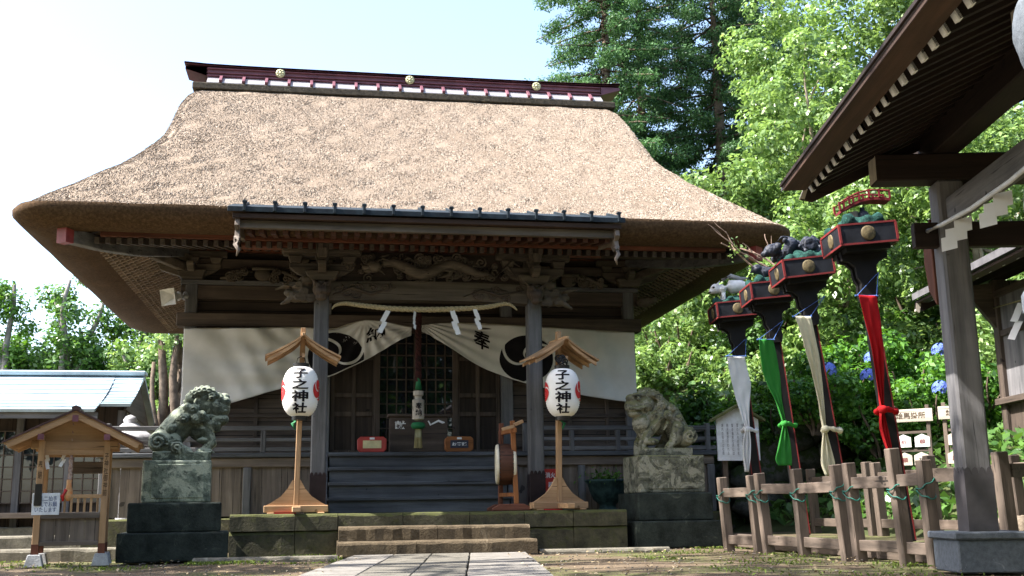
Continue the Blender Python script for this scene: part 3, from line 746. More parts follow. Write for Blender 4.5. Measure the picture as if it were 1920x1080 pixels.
# veranda, its skirting, stairs and railings
mb = MB(); mb.box(-5.2, 5.3, 3.6, 4.70, 1.50, 1.575); mb.build('veranda_floor', wood('step', 'x', .0), H, bevel=.01)
for sx, x0, x1 in ((-1, -5.2, -4.1), (1, 4.2, 5.3)):
    mb = MB(); mb.box(x0, x1, 4.705, 10.4, 1.50, 1.575); mb.build('veranda_floor', wood('step', 'y'), H, bevel=.01)
for x0, x1 in ((-5.15, -1.62), (1.60, 5.25)):
    mb = MB(); mb.box(x0, x1, 3.66, 3.80, 1.34, 1.495); mb.build('veranda_beam', wood('plank', 'x'), H, bevel=.012)
    n = int((x1-x0)/.30)
    mb = MB()
    for i in range(n):
        a = x0+(x1-x0)*i/n; mb.box(a+.004, a+(x1-x0)/n-.004, 3.715+random.uniform(0, .006), 3.745, .55, 1.34)
    mb.build('skirting_boards', wood('plank', 'z'), H)
    for i in range(4):
        x = x0+.06+(x1-x0-.12)*i/3; mb = MB(); mb.box(x-.065, x+.065, 3.66, 3.712, .52, 1.338); mb.build('veranda_post', wood('grey', 'z'), H, bevel=.01)
for i in range(4):
    z0, z1, y0 = .58+.245*i, .58+.245*(i+1), 2.62+.26*i
    mb = MB(); mb.box(-1.50, 1.42, y0, y0+.34, z1-.062, z1-(.005 if i < 3 else .004)); mb.build('stair_tread', wood('step', 'x'), H, bevel=.012)
    mb = MB(); mb.box(-1.48, 1.40, y0+.05, y0+.075, z0, z1-.064); mb.build('stair_riser', wood('step', 'x'), H)
for x in (-1.55, 1.47):
    mb = MB(); mb.prism([(2.55, .58), (3.6, 1.56), (3.6, 1.3), (2.95, .58)], x-.045, x+.045, 'yz'); mb.build('stair_string', wood('step', 'y'), H, bevel=.008)
def railing(x0, x1, y):
    for z, h in ((1.98, .075), (1.79, .06), (1.63, .07)):
        mb = MB(); mb.box(x0-(.15 if x0 < 0 else 0), x1+(.15 if x0 > 0 else 0), y-h/2, y+h/2, z-h/2, z+h/2); mb.build('rail', wood('grey', 'x'), H, bevel=.008)
    n = 5
    for i in range(n):
        x = x0+(x1-x0)*i/(n-1); mb = MB(); mb.box(x-.04, x+.04, y-.045, y+.045, 1.577, 2.06 if i in (0, n-1) else 1.94); mb.build('rail_post', wood('grey', 'z'), H, bevel=.008)
railing(-5.05, -1.75, 3.68); railing(1.85, 5.15, 3.68)
for sx, x in ((-1, -5.08), (1, 5.18)):
    for z, h in ((1.98, .075), (1.79, .06), (1.63, .07)):
        mb = MB(); mb.box(x-h/2, x+h/2, 3.78, 10.3, z-h/2, z+h/2); mb.build('rail', wood('grey', 'y'), H)
    for i in range(1, 7):
        mb = MB(); y = 3.7+i*1.09; mb.box(x-.035, x+.035, y-.035, y+.035, 1.577, 1.95); mb.build('rail_post', wood('grey', 'z'), H)
# ================================================================ curtains
M_cloth = plain('offwhite_cloth', (.72, .705, .68), .9, 0, .05, 3, .1)
M_ink = plain('black_ink', (.014, .012, .014), .8, 0, .2, 5, .1)
M_white = plain('white_paper', (.80, .80, .80), .8, 0, .03, 5, .1)
def pw(pts, x):
    if x <= pts[0][0]: return pts[0][1]
    for (a, p), (b, q) in zip(pts[:-1], pts[1:]):
        if x <= b: t = (x-a)/(b-a); return p+(q-p)*t
    return pts[-1][1]
def smooth_pw(pts, x, w=.12): return sum(pw(pts, x+w*k) for k in (-1, -.5, 0, .5, 1))/5
LT = [(-4.05, 3.79), (-2.9, 3.81), (-2.0, 3.84), (-1.45, 3.80), (-1.2, 3.91), (-.89, 4.0), (-.5, 3.955), (-.05, 3.86)]
LB = [(-4.05, 2.38), (-3.4, 2.44), (-2.87, 2.58), (-2.39, 2.74), (-1.51, 2.95), (-.74, 3.34), (-.05, 3.76)]
RT = [(.12, 3.91), (.52, 3.955), (1.21, 3.955), (2.61, 3.89), (4.14, 3.82)]
RB = [(.12, 3.84), (1.13, 3.20), (1.94, 2.88), (2.58, 2.745), (3.01, 2.655), (3.79, 2.54), (4.14, 2.51)]
def cl_y(x, z, side):
    if side < 0:
        a = math.atan2(z-4.02, x+.89); d = math.hypot(x+.89, z-4.02)
        y = .042*math.sin(a*17)*min(1, d*1.6)*math.exp(-d*.75)
        a2 = math.atan2(z-3.95, x-.1); y += .012*math.sin(a2*34)*math.exp(-abs(x+.3)*.9)
        a3 = math.atan2(z-3.0, x+1.5); y += .020*math.sin(math.atan2(z-2.9, x+1.2)*30)*sstep(-1.6, -2.6, x)*(1 if x < -1.6 else 0)
    else:
        a2 = math.atan2(z-3.98, x-.05); y = .030*math.sin(a2*40)*math.exp(-max(0, x-.1)*.75)
        y += .016*math.sin(math.atan2(z-3.3, x-.9)*28)*sstep(1.8, 2.8, x)
    y += .018*math.sin(x*5.3+z*2.2+1.3*math.sin(z*3.1))+.012*math.sin(x*11+z*7.7+2*math.sin(x*2.3))+.014*math.sin(z*9+x*1.7+1.5*math.sin(x*1.3))
    return 4.60+y+.03*math.sin(x*2.1+z*1.3)
def curtain(side, label):
    T, B = (LT, LB) if side < 0 else (RT, RB); x0, x1 = (-4.05, -.05) if side < 0 else (.12, 4.14)
    c = thing('shrine_curtain', label, 'curtain', (x0 if side < 0 else x1, 4.6, 3.8))
    mb = MB()
    def fn(u, v):
        x = x0+(x1-x0)*u; zt, zb = smooth_pw(T, x), smooth_pw(B, x, .2); z = zt+(zb-zt)*v; return (x, cl_y(x, z, side), z)
    mb.grid(fn, 170, 46); mb.build('cloth', M_cloth, c, smooth=True, solid=.004)
    cx, cz, rx, rz = (-1.40, 3.33, .50, .43) if side < 0 else (2.07, 3.32, .50, .43)
    mb = MB()
    for k in range(3):
        def blade(s, r):
            rr = .03+.97*r; gap = .30*(.35+.65*(1-rr))+.10
            ph = 2*math.pi*k/3+gap/2+(2*math.pi/3-gap)*s+1.9*(1-rr)*(1 if side > 0 else -1)+(.5 if side > 0 else 2.4)
            x = cx+rx*rr*math.cos(ph); z = cz+rz*rr*math.sin(ph)
            z = min(max(z, smooth_pw(B, x, .2)+.02), smooth_pw(T, x)-.02)
            return (x, cl_y(x, z, side)-.007, z)
        mb.grid(blade, 26, 22)
    mb.build('crest', M_ink, c, smooth=True)
    mb = MB(); tx, tz, w, h = (-.70, 3.755, .34, .27) if side < 0 else (1.245, 3.655, .33, .34)
    sk = .32 if side < 0 else -.38
    put_text(mb, '納' if side < 0 else '奉', lambda a, b: (tx+a, cl_y(tx+a, tz+b+sk*a, side)-.010, tz+b+sk*a), w, h, .022, 1)
    mb.build('lettering', M_ink, c)
    mb = MB(); mb.tube([(x0+(x1-x0)*i/24, 4.606, smooth_pw(T, x0+(x1-x0)*i/24)+.008) for i in range(25)], .011, 6); mb.build('top_cord', plain('cord', (.40, .35, .26), .9), c, smooth=True)
curtain(-1, 'off-white hall curtain lettered 納, drawn up at centre, hanging left of the bell rope')
curtain(1, 'off-white hall curtain lettered 奉, drawn up at centre, hanging right of the bell rope')

# ================================================================ straw rope and paper streamers
M_straw = plain('straw', (.50, .42, .26), .9, 0, .22, 40, .1, .4)
rp = thing('straw_rope', 'thick twisted tan straw rope hung below the carved porch beam', 'rope', (.05, 2.3, 3.85))
RP = [(-1.49, 3.77), (-1.43, 3.83), (-1.28, 3.86), (-1.0, 3.83), (-.55, 3.79), (0, 3.78), (.5, 3.80), (1.0, 3.84), (1.3, 3.90), (1.42, 3.87), (1.50, 3.80)]
def rope_pt(t):
    n = len(RP)-1; f = t*n; i = min(int(f), n-1); u = f-i
    p0, p1, p2, p3 = [Vector((*RP[max(0, min(n, j))],)) for j in (i-1, i, i+1, i+2)]
    q = .5*((2*p1)+(-p0+p2)*u+(2*p0-5*p1+4*p2-p3)*u*u+(-p0+3*p1-3*p2+p3)*u**3); return Vector((q.x, 2.28, q.y))
mb = MB()
for s in range(3):
    pts = []; rad = []
    for i in range(241):
        t = i/240; p = rope_pt(t); th = math.sin(math.pi*t)**.7; r = .005+.018*th; a = 2*math.pi*(t*21+s/3)
        pts.append(p+Vector((0, math.cos(a)*r, math.sin(a)*r))); rad.append(.006+.018*th)
    mb.tube(pts, rad, 8)
mb.build('strands', M_straw, rp, smooth=True)
def shide(x, y, z, s, flip, label, group, sway=0.0, rz=0.0, wide=1.0):
    t = thing('paper_streamer', label, 'paper streamer', (x, y, z), rz, group)
    mb = MB(); w = .075*s*wide; h = .115*s; cx = 0; zz = 0
    if wide > 1:
        cx2 = 0
        for k in range(3):
            ww = (.19, .23, .17)[k]*s; z0 = -.105*k*s; yy = -.02*k
            mb.add([(cx2-ww*.45, yy, z0), (cx2+ww*.55, yy, z0+.035*s), (cx2+ww*.50, yy-.03, z0-.13*s), (cx2-ww*.50, yy-.03, z0-.165*s)], [(0, 1, 2, 3)]); cx2 -= .085*s
    for k in range(4 if wide == 1 else 0):
        y0 = -.018*k*(1 if k % 2 else .4)
        mb.add([(cx-w/2, y0, zz), (cx+w/2, y0, zz+.02*s*flip), (cx+w/2+.035*s*flip+sway, y0-.022*s, zz-h), (cx-w/2+.035*s*flip+sway, y0-.022*s, zz-h-.02*s*flip)], [(0, 1, 2, 3)])
        zz -= h*.80; cx += (.035 if k % 2 == 0 else (-.012 if wide == 1 else .03))*s*flip+sway
    o = mb.build('folded_paper', M_white, t, world=False); o.modifiers.new('thickness', 'SOLIDIFY').thickness = .0025
    mb = MB(); mb.tube([(0, 0, -.01), (0, .004, .055*s)], .004, 5); mb.build('string', plain('cord', (.40, .35, .26), .9), t, world=False)
gs = 'white paper streamers on the straw rope'
shide(-.60, 2.255, 3.76, 1.0, -1, 'white zigzag paper streamer overlapping the 納 lettering, on straw rope', gs, -.012)
shide(-.17, 2.255, 3.75, .82, -1, 'narrow twisted white paper streamer just left of the bell rope', gs, -.01, .9)
shide(.43, 2.255, 3.765, 1.0, 1, 'broad white zigzag paper streamer just right of the bell rope', gs)
shide(.80, 2.255, 3.79, .84, 1, 'white zigzag paper streamer above the 奉 lettering, on straw rope', gs)

# ================================================================ bell rope
br = thing('bell_rope', 'dark red bell rope with green ring, white wooden tag block and cream tassel', 'bell rope', (-.03, 3.3, 3.8))
mb = MB()
for s in range(3):
    mb.tube([(-.03+.028*math.cos(i*.55+s*2.09), 3.3+.028*math.sin(i*.55+s*2.09), 3.92-i*.022) for i in range(56)], [.036-.008*abs(math.sin(i*.05)) for i in range(56)], 8)
mb.build('twisted_cloth', plain('dark_red_cloth', (.055, .019, .017), .9, 0, .35, 14, .1, .3, (.02, .012, .012)), br, smooth=True)
mb = MB(); mb.lathe([(.0, 2.86), (.022, 2.84), (.045, 2.7), (.055, 2.6), (0, 2.59)], (-.03, 3.28, 0), 12); mb.build('green_cord', plain('green_cloth', (.01, .14, .045), .7), br, smooth=True)
mb = MB(); mb.lathe([(0, 2.58), (.085, 2.57), (.085, 2.50), (.06, 2.48), (.06, 2.44), (.10, 2.42), (.10, 2.10), (.06, 2.08), (0, 2.07)], (-.03, 3.28, 0), 8); mb.build('tag_block', wood('paleend', 'z'), br)
mb = MB(); put_text(mb, '奉\n納', lambda a, b: (-.03+a, 3.168, 2.26+b), None, .22, .02); mb.build('tag_lettering', M_ink, br)
mb = MB(); mb.lathe([(.05, 1.935), (.10, 1.945), (.125, 1.99), (.10, 2.04), (.05, 2.05)], (-.03, 3.28, 0), 18); mb.build('green_ring', plain('green_cloth', (.01, .14, .045), .7), br, smooth=True)
mb = MB()
for i in range(26):
    a = i*2.4; r = .055*math.sqrt((i+.5)/26); mb.tube([(-.03+r*.8*math.cos(a), 3.28+r*.8*math.sin(a), 1.96), (-.03+r*1.15*math.cos(a), 3.28+r*1.15*math.sin(a), 1.62+random.uniform(0, .012))], .014, 5)
mb.build('tassel', plain('cream_tassel', (.52, .46, .24), .9), br, smooth=True)

# ================================================================ offering box, small boxes
ob = thing('offering_box', 'dark wooden offering box with white brushed characters behind the bell rope', 'offering box', (.03, 4.2, 1.575))
mb = MB(); mb.box(-.46, .54, 4.0, 4.42, 1.60, 2.20); mb.build('box_body', wood('old', 'x'), ob, bevel=.008)
mb = MB(); mb.box(-.50, .58, 3.97, 4.45, 1.576, 1.598); mb.build('box_foot', wood('old', 'x'), ob, bevel=.006)
mb = MB(); mb.box(-.50, .58, 3.96, 4.46, 2.202, 2.25); mb.build('box_rim', wood('old', 'x'), ob, bevel=.008)
mb = MB(); put_text(mb, '献', lambda a, b: (-.28+a, 3.994, 2.06+b), .19, .14, .02); mb.build('white_character', M_white, ob)
mb = MB(); mb.tube([(.20, 3.99, 2.13), (.24, 3.99, 2.06), (.30, 3.99, 2.09), (.38, 3.99, 2.13), (.45, 3.99, 2.10), (.49, 3.99, 2.10)], [.012, .018, .015, .02, .022, .008], 7, .3, (0, 1, 0)); mb.build('white_character', M_white, ob)
def plaque(x, label, cm, pm, txt, cat):
    t = thing('donation_case', label, cat, (x, 3.72, 1.576)); w = .245
    mb = MB(); c = .05
    mb.prism([(x-w+c, 1.578), (x+w-c, 1.578), (x+w, 1.578+c), (x+w, 1.80), (x+w-c, 1.84), (x-w+c, 1.84), (x-w, 1.80), (x-w, 1.578+c)], 3.70, 3.86); mb.build('case', cm, t, bevel=.012)
    mb = MB(); mb.box(x-.155, x+.155, 3.690, 3.699, 1.645, 1.775); mb.build('case_panel', pm, t)
    mb = MB(); mb.box(x-.04, x+.04, 3.692, 3.699, 1.792, 1.825); mb.build('case_tab', M_white, t)
    if txt:
        mb = MB(); put_text(mb, txt, lambda a, b: (x+a, 3.687, 1.71+b), .25, .06, .01); mb.build('case_lettering', M_white, t)
plaque(-.775, 'red lacquered case with a cream panel standing on veranda edge', plain('red_lacquer', (.42, .045, .035), .45), plain('cream_panel', (.62, .55, .30), .6), None, 'donation case')
plaque(.71, 'brown wooden case with a dark white-lettered panel standing on veranda edge', wood('orange', 'x'), plain('navy_panel', (.02, .025, .045), .5), 'お賽銭', 'donation case')

# ================================================================ lantern stands
M_paper = plain('lantern_paper', (.84, .82, .78), .75, 0, .02, 4, .2)
M_red = plain('crest_red', (.52, .02, .02), .7)
M_black = plain('black_lacquer', (.015, .014, .014), .35, 0, .2, 6)
def lantern_set(x, y, rz, facing, tilt, lab_s, lab_l):
    s = thing('lantern_stand', lab_s, 'lantern stand', (x, y, .58), rz, 'wooden lantern stands on the platform')
    nw = wood('new', 'z'); nx = wood('new', 'x')
    mb = MB(); mb.bar((0, .06, .12), (tilt, .06, 2.74), .075, .075); mb.build('post', nw, s, world=False, bevel=.006)
    mb = MB(); mb.box(-.46, .46, -.02, .14, .02, .12); mb.box(-.06, .06, -.36, .44, .022, .10)
    for q in (-.41, .31): mb.box(q, q+.1, -.06, .18, 0, .02)
    mb.build('foot', nx, s, world=False, bevel=.008)
    for sg in (-1, 1):
        mb = MB(); mb.prism([(sg*.041, .122), (sg*.43, .122), (sg*.36, .16), (sg*.22, .25), (sg*.12, .37), (sg*.06, .48), (sg*.041, .49)], .035, .085); mb.build('gusset', nx, s, world=False)
    for sg in (-1, 1):
        mb = MB(); n = 6; secs = []
        for i in range(n+1):
            t = i/n; xx = tilt+sg*(.0+.55*t); zz = 2.59-.36*t**.85+.03*t*t; secs.append([(xx, -.24, zz), (xx, .34, zz), (xx, .34, zz+.028), (xx, -.24, zz+.028)])
        mb.rings(secs, True, True); mb.build('roof_board', nx, s, world=False)
        for yy in (-.20, .05, .28):
            mb = MB(); secs = []
            for i in range(n+1):
                t = i/n*.97; xx = tilt+sg*(.04+.49*t); zz = 2.57-.36*t**.85+.03*t*t; secs.append([(xx, yy-.018, zz-.055), (xx, yy+.018, zz-.055), (xx, yy+.018, zz-.004), (xx, yy-.018, zz-.004)])
            mb.rings(secs, True, True); mb.build('roof_rafter', nx, s, world=False)
    mb = MB(); mb.bar((tilt, -.26, 2.60), (tilt, .36, 2.60), .05, .05); mb.build('roof_ridge', wood('new', 'y'), s, world=False, bevel=.005)
    mb = MB(); mb.box(tilt-.02, tilt+.02, -.22, .05, 2.26, 2.32); mb.build('hanger', nx, s, world=False)
    L = thing('paper_lantern', lab_l, 'lantern', (x+tilt*.8-.01, y-.17, 1.93), facing, 'white paper lanterns on the stands')
    prof = [(0, 0), (.10, 0), (.105, .035), (.108, .04)]; n = 44
    for i in range(n+1):
        t = i/n; q = abs(2*t-1); r = .105+.160*(1-q**2.9)**.62; r += .004*math.cos(2*math.pi*t*22)*(1-q**6); prof.append((r, .04+.73*t))
    prof += [(.105, .775)]
    mb = MB(); mb.lathe(prof, (0, 0, 0), 48); mb.build('paper_body', M_paper, L, world=False, smooth=True)
    for z0, z1 in ((-.012, .045), (.765, .82)):
        mb = MB(); mb.lathe([(.09, z0), (.115, z0), (.118, z1), (.09, z1)], (0, 0, 0), 28); mb.build('rim', M_black, L, world=False)
    mb = MB(); mb.tube([(-.07, 0, .815), (-.05, 0, .90), (.0, 0, .93), (.05, 0, .90), (.07, 0, .815)], .008, 6); mb.build('handle', M_black, L, world=False, smooth=True)
    def rr(z):
        t = min(1, max(0, (z-.04)/.73)); q = abs(2*t-1); return .105+.160*(1-min(1, q)**2.9)**.62+.0075
    def wrap(a, z, off=0.0):
        r = rr(z); th = -math.pi/2+a/.265+off; return (r*math.cos(th), r*math.sin(th), z)
    for ch, zc, h in (('子', .655, .155), ('之', .49, .15), ('神', .32, .165), ('社', .15, .15)):
        mb = MB(); put_text(mb, ch, lambda a, b: wrap(a, zc+b), .245, h, .030, 2); mb.build('character', M_ink, L, world=False)
    for off in (1.32, -1.45):
        mb = MB()
        for k in range(3):
            def blade(s_, r):
                q = .03+.97*r; gap = .25+.35*(1-q); ph = 2*math.pi*k/3+gap/2+(2*math.pi/3-gap)*s_+1.9*(1-q)
                return wrap(.15*q*math.cos(ph), .42+.15*q*math.sin(ph), off)
            mb.grid(blade, 14, 14)
        mb.build('crest', M_red, L, world=False, smooth=True)
    return s, L
s1, l1 = lantern_set(-1.95, 1.42, R(3), R(0), .045, 'pale new-wood lantern stand on platform, left of the porch stairs', 'white paper lantern on the stand left of porch stairs, no cord bundle above it')
s2, l2 = lantern_set(1.98, 1.42, R(14), R(-11), .05, 'pale new-wood lantern stand on platform, right of the porch stairs', 'white paper lantern with dark cord bundle above, right of porch stairs')
mb = MB(); 
for q in range(9): mb.tube(spiral((random.uniform(-.06, .06), random.uniform(-.04, .04), .90+random.uniform(-.05, .06)), .055, 1.2, random.uniform(0, 6)), .012, 5)
mb.build('cord_bundle', M_black, l2, world=False, smooth=True)
for s_, sx in ((s1, -1), (s2, 1)):
    mb = MB(); mb.tube([(.03*sx, .0, 1.35), (.03*sx+.05*sx, -.03, 1.30), (.045*sx, -.02, 1.22)], [.02, .028, .012], 6); mb.build('green_tie', plain('green_cloth', (.01, .14, .045), .7), s_, world=False, smooth=True)
    mb = MB(); mb.box(.0-.30, .02-.02, -.06, -.025, .003, .018); mb.build('red_slip', plain('crest_red', (.52, .02, .02), .7), s_, world=False)

# ================================================================ drum
dx, dy = 1.12, 1.72
ds = thing('drum_stand', 'reddish wooden drum stand with crossed feet beside the right porch pillar', 'drum stand', (dx+.1, dy, .58))
M_dw = wood('orange', 'z')
mb = MB(); mb.bar((dx+.19, dy-.24, .68), (dx+.15, dy-.20, 1.93), .07, .07); mb.build('upright', M_dw, ds, bevel=.006)
mb = MB(); mb.bar((dx+.03, dy+.30, .68), (dx+.05, dy+.26, 1.93), .07, .07); mb.build('upright', wood('red', 'z'), ds, bevel=.006)
mb = MB(); mb.bar((dx+.17, dy-.34, 1.78), (dx+.04, dy+.36, 1.78), .05, .07); mb.bar((dx+.18, dy-.24, .82), (dx+.02, dy+.30, .82), .05, .06); mb.build('cross_bar', M_dw, ds, bevel=.006)
for q in (-.24, .30):
    mb = MB(); mb.prism([(dx-.18, .582), (dx+.42, .582), (dx+.42, .62), (dx+.30, .68), (dx-.06, .68), (dx-.18, .62)], dy+q-.05, dy+q+.05); mb.build('foot', wood('red', 'x'), ds, bevel=.006)
mb = MB(); mb.bar((dx+.16, dy-.30, 1.84), (dx-.03, dy-.32, 1.79), .05, .05); mb.bar((dx+.16, dy-.30, 1.86), (dx+.30, dy-.26, 1.92), .06, .05); mb.build('hook', wood('new', 'x'), ds, bevel=.006)
dr = thing('drum', 'round drum with cream skin head and brown body hung in wooden stand', 'drum', (dx+.07, dy, 1.28), R(-6))
mb = MB(); mb.lathe([(.285, -.15), (.31, -.07), (.315, 0), (.31, .07), (.285, .15)], (0, 0, 0), 32, 'x', False); mb.build('drum_body', wood('rafterred', 'x'), dr, world=False, smooth=True)
for sg in (-1, 1):
    mb = MB(); mb.lathe([(.0, sg*.156), (.26, sg*.156), (.295, sg*.148), (.306, sg*.11), (.298, sg*.108), (0, sg*.13)], (0, 0, 0), 32, 'x', False); hd = mb.build('drum_head', plain('drum_skin', (.66, .60, .46), .6), dr, world=False, smooth=True)
    mb = MB()
    for k in range(28): a = 2*math.pi*k/28; mb.ball((sg*.10, .313*math.cos(a), .313*math.sin(a)), .011, 6, 4)
    mb.build('tacks', M_black, hd, world=False)

# ================================================================ fire sign, bronze basin, horn speaker
fs = thing('fire_extinguisher_box', 'red fire extinguisher box with white lettering right of the porch pillar', 'extinguisher box', (2.08, 2.78, .58))
mb = MB(); mb.box(1.98, 2.24, 2.72, 2.92, .585, 1.24); mb.build('cabinet', plain('fire_red', (.50, .025, .02), .4), fs, bevel=.012)
mb = MB(); put_text(mb, '消火', lambda a, b: (2.09+a, 2.716, 1.14+b), .16, .09, .02); put_text(mb, '器', lambda a, b: (2.09+a, 2.716, .98+b), .08, .1, .02); mb.build('cabinet_lettering', M_white, fs)
bz = thing('bronze_basin', 'blue-green bronze rainwater basin with ferns against the right veranda skirting', 'basin', (3.15, 3.15, .5))
mb = MB(); mb.lathe([(0, .52), (.2, .52), (.2, .56), (.14, .60), (.14, .66), (.24, .74), (.30, .88), (.33, 1.0), (.38, 1.04), (.38, 1.07), (.30, 1.06), (.27, .9), (0, .86)], (3.15, 3.15, 0), 20); mb.build('bowl', plain('verdigris_bronze', (.040, .080, .075), .7, .3, .3, 10, .3, .3, (.012, .026, .028)), bz, smooth=True)
k = 260; p = np.zeros((k, 3)); p[:, 0] = NR.normal(0, .16, k); p[:, 1] = NR.normal(0, .14, k); p[:, 2] = .52+np.abs(NR.normal(0, .10, k))
M_bush = leafmat('bush_leaf', (.018, .052, .010), (.11, .24, .035), .35)
o = bpy.data.objects.new('fern_foliage', leaf_mesh('fern_foliage', p, NR.normal(size=(k, 3)), NR.uniform(.05, .12, k), .4, M_bush)); COL.objects.link(o); o.parent = bz
sp_ = thing('horn_loudspeaker', 'white square horn loudspeaker fixed to the left front corner post', 'loudspeaker', (-4.07, 4.75, 4.35))
def sq(c, d, w, h):
    d, a, b = frame_from(d); return [c+a*i*w/2+b*j*h/2 for i, j in ((-1, -1), (1, -1), (1, 1), (-1, 1))]
d_ = Vector((-.62, -.72, -.22)).normalized(); c_ = Vector((-4.17, 4.60, 4.38))
mb = MB(); mb.rings([sq(c_+d_*t, d_, w, w*.8) for t, w in ((-.02, .10), (.06, .12), (.14, .19), (.23, .34), (.25, .36), (.235, .33), (.15, .18), (.08, .10))], True, True); mb.build('horn', plain('white_plastic', (.72, .71, .68), .5), sp_)
mb = MB(); mb.tube([c_+d_*-.16, c_+d_*0], [.075, .085], 14); mb.build('driver', plain('grey_plastic', (.35, .35, .35), .5), sp_)
mb = MB(); mb.bar((-4.08, 4.78, 4.36), c_+d_*-.08, .05, .05); mb.build('mount', plain('grey_metal', (.30, .31, .33), .45, .6), sp_)

# ================================================================ guardian lions
M_lion = stone('lichen_stone', (.115, .135, .100), (.022, .028, .022), (.25, .285, .22), .54, 4.2, (.30, .33, .25), .92, .75)
M_ped = stone('lichen_pedestal', (.215, .255, .195), (.016, .022, .020), (.36, .39, .30), .47, 3.6, None, .92, .5)
M_dkst = stone('dark_stone', (.036, .045, .038), (.012, .015, .013), (.09, .10, .08), .62, 2.4, None, .9, .5)
M_lionR = stone('yellow_grey_lichen_stone', (.185, .185, .140), (.028, .030, .024), (.33, .32, .245), .48, 4.6, (.16, .16, .08), .92, .7)  # yellow-grey stone of the right lion and its block
def pedestal(c, rz, tiers, label, mats):
    t = thing('lion_pedestal', label, 'pedestal', (c[0], c[1], 0), rz)
    z = 0
    for i, (w, d, z1) in enumerate(tiers):
        mb = MB(); n = 7
        mb.box(-w, w, -d, d, z, z1-.002)
        mb.build('tier' if i < 2 else 'block', mats[min(i, 2)], t, world=False, bevel=.022, seg=2)
        z = z1
    mb = MB(); w, d, z1 = tiers[2]; z0 = tiers[1][2]; h = z1-z0
    poly = [(-w*.72, z0+h*.10), (w*.78, z0+h*.10), (w*.80, z0+h*.16), (w*.80, z0+h*.78), (w*.70, z0+h*.90), (-w*.62, z0+h*.90), (-w*.74, z0+h*.78), (-w*.74, z0+h*.16)]
    mb.prism(poly, -d-.012, -d+.01); mb.build('panel', mats[2], t, world=False, bevel=.006)
    return t, z
pedestal((-3.50, .45), R(5), [(.69, .60, .37), (.585, .50, .75), (.435, .38, 1.30)], 'tall mossy dark pedestal under the left lion, nearest the small shrine', [M_dkst, M_dkst, M_ped])
pedestal((3.70, 1.72), R(2), [(.68, .62, .40), (.60, .52, .82), (.53, .42, 1.39)], 'pale lichened pedestal under the right lion, nearest the wooden fence', [M_dkst, M_dkst, M_lionR])
def curl(mb, c, r, y, turns=2.0, st=0, sg=1, w=.028): mb.tube(spiral((c[0], y, c[1]), r, turns, st, sg, 34, 'y', .05), [w*(1-.45*i/33) for i in range(34)], 8)
# left lion: looks right, head turned to the path; units metres, x along the pedestal, z up from the pedestal top
Lp = thing('stone_lion', 'greenish lichened stone guardian lion with spiral curls, facing right with gaping mouth', 'lion statue', (-3.50, .45, 1.30), R(5))
def zl(px, py): return ((px-400)*.00168, (660-py)*.00168)
mb = MB(); mb.box(-.33, .42, -.27, .27, .0, .115)
def cap(p, q, r0, r1, y0=0, y1=0, k=5, fl=1.0):
    a, b = zl(*p), zl(*q); mb.tube([(a[0]+(b[0]-a[0])*i/k, y0+(y1-y0)*i/k, a[1]+(b[1]-a[1])*i/k) for i in range(k+1)], [r0+(r1-r0)*i/k for i in range(k+1)], 14)
    mb.ball((a[0], y0, a[1]), r0, 14, 9); mb.ball((b[0], y1, b[1]), r1, 14, 9)
cap((300, 480), (420, 340), .19, .20); cap((420, 340), (560, 240), .20, .20); cap((560, 400), (590, 300), .17, .19)
for sg in (-1, 1):
    mb.ball((zl(300, 520)[0], sg*.15, zl(300, 520)[1]), (.21, .11, .17), 14, 9)
    cap((390, 560), (470, 590), .075, .06, sg*.19, sg*.21); cap((600, 400), (650, 510), .095, .07, sg*.12, sg*.14); cap((650, 510), (600, 575), .07, .055, sg*.14, sg*.16); mb.ball((zl(590, 500)[0], -.15, zl(590, 500)[1]), (.10, .07, .045), 12, 8)
    mb.ball((zl(560, 590)[0]+.06, sg*.16, zl(560, 590)[1]+.01), (.11, .075, .05), 12, 8)
hx, hz = zl(610, 215)
mb.ball((hx, -.03, hz), (.235, .21, .21), 18, 12); mb.ball((hx+.14, -.08, hz-.03), (.16, .17, .17), 16, 10)
mb.ball((hx+.19, -.12, hz+.05), (.12, .12, .08), 12, 8); mb.ball((hx+.16, -.10, hz-.19), (.13, .13, .09), 12, 8); mb.ball((hx+.05, -.02, hz-.26), (.15, .15, .12), 12, 8)
mb.ball((hx+.21, -.05, hz+.12), (.08, .10, .06)); mb.ball((hx+.10, -.17, hz+.13), (.10, .06, .05)); mb.ball((hx-.04, -.18, hz+.10), (.07, .06, .09))
for k in range(16):
    a = random.uniform(1.2, 4.6); mb.ball((hx-.06+.2*math.cos(a), random.uniform(-.2, .15), hz+.2*math.sin(a)), random.uniform(.05, .08), 8, 6)
for q, r, y in (((240, 515), .115, -.26), ((385, 565), .085, -.26), ((330, 400), .06, -.20), ((430, 330), .07, -.21), ((500, 250), .075, -.21), ((520, 330), .06, -.22), ((470, 160), .06, -.18), ((570, 300), .06, -.23)):
    curl(mb, zl(*q), r, y, 2.0, random.uniform(0, 6), random.choice((-1, 1)), .03 if r > .09 else .024)
cap((235, 520), (235, 500), .12, .12, -.16, -.14)
curl(mb, (hx+.04, hz+.10), .045, -.235, 1.3, 0, 1, .02); mb.ball((hx+.06, -.225, hz+.085), .035); mb.ball((hx+.17, -.20, hz+.10), .035)
for k in range(6): mb.tube([(hx-.05+.03*k, -.19, hz-.14), (hx-.02+.035*k, -.2, hz-.26), (hx+.02+.03*k, -.18, hz-.36)], [.02, .03, .01], 6)
for k in range(13):
    a = 1.0+k*.31; curl(mb, (hx-.05+.205*math.cos(a), hz+.195*math.sin(a)), .058, -.15-.06*abs(math.sin(a)), 1.7, a, 1, .024)
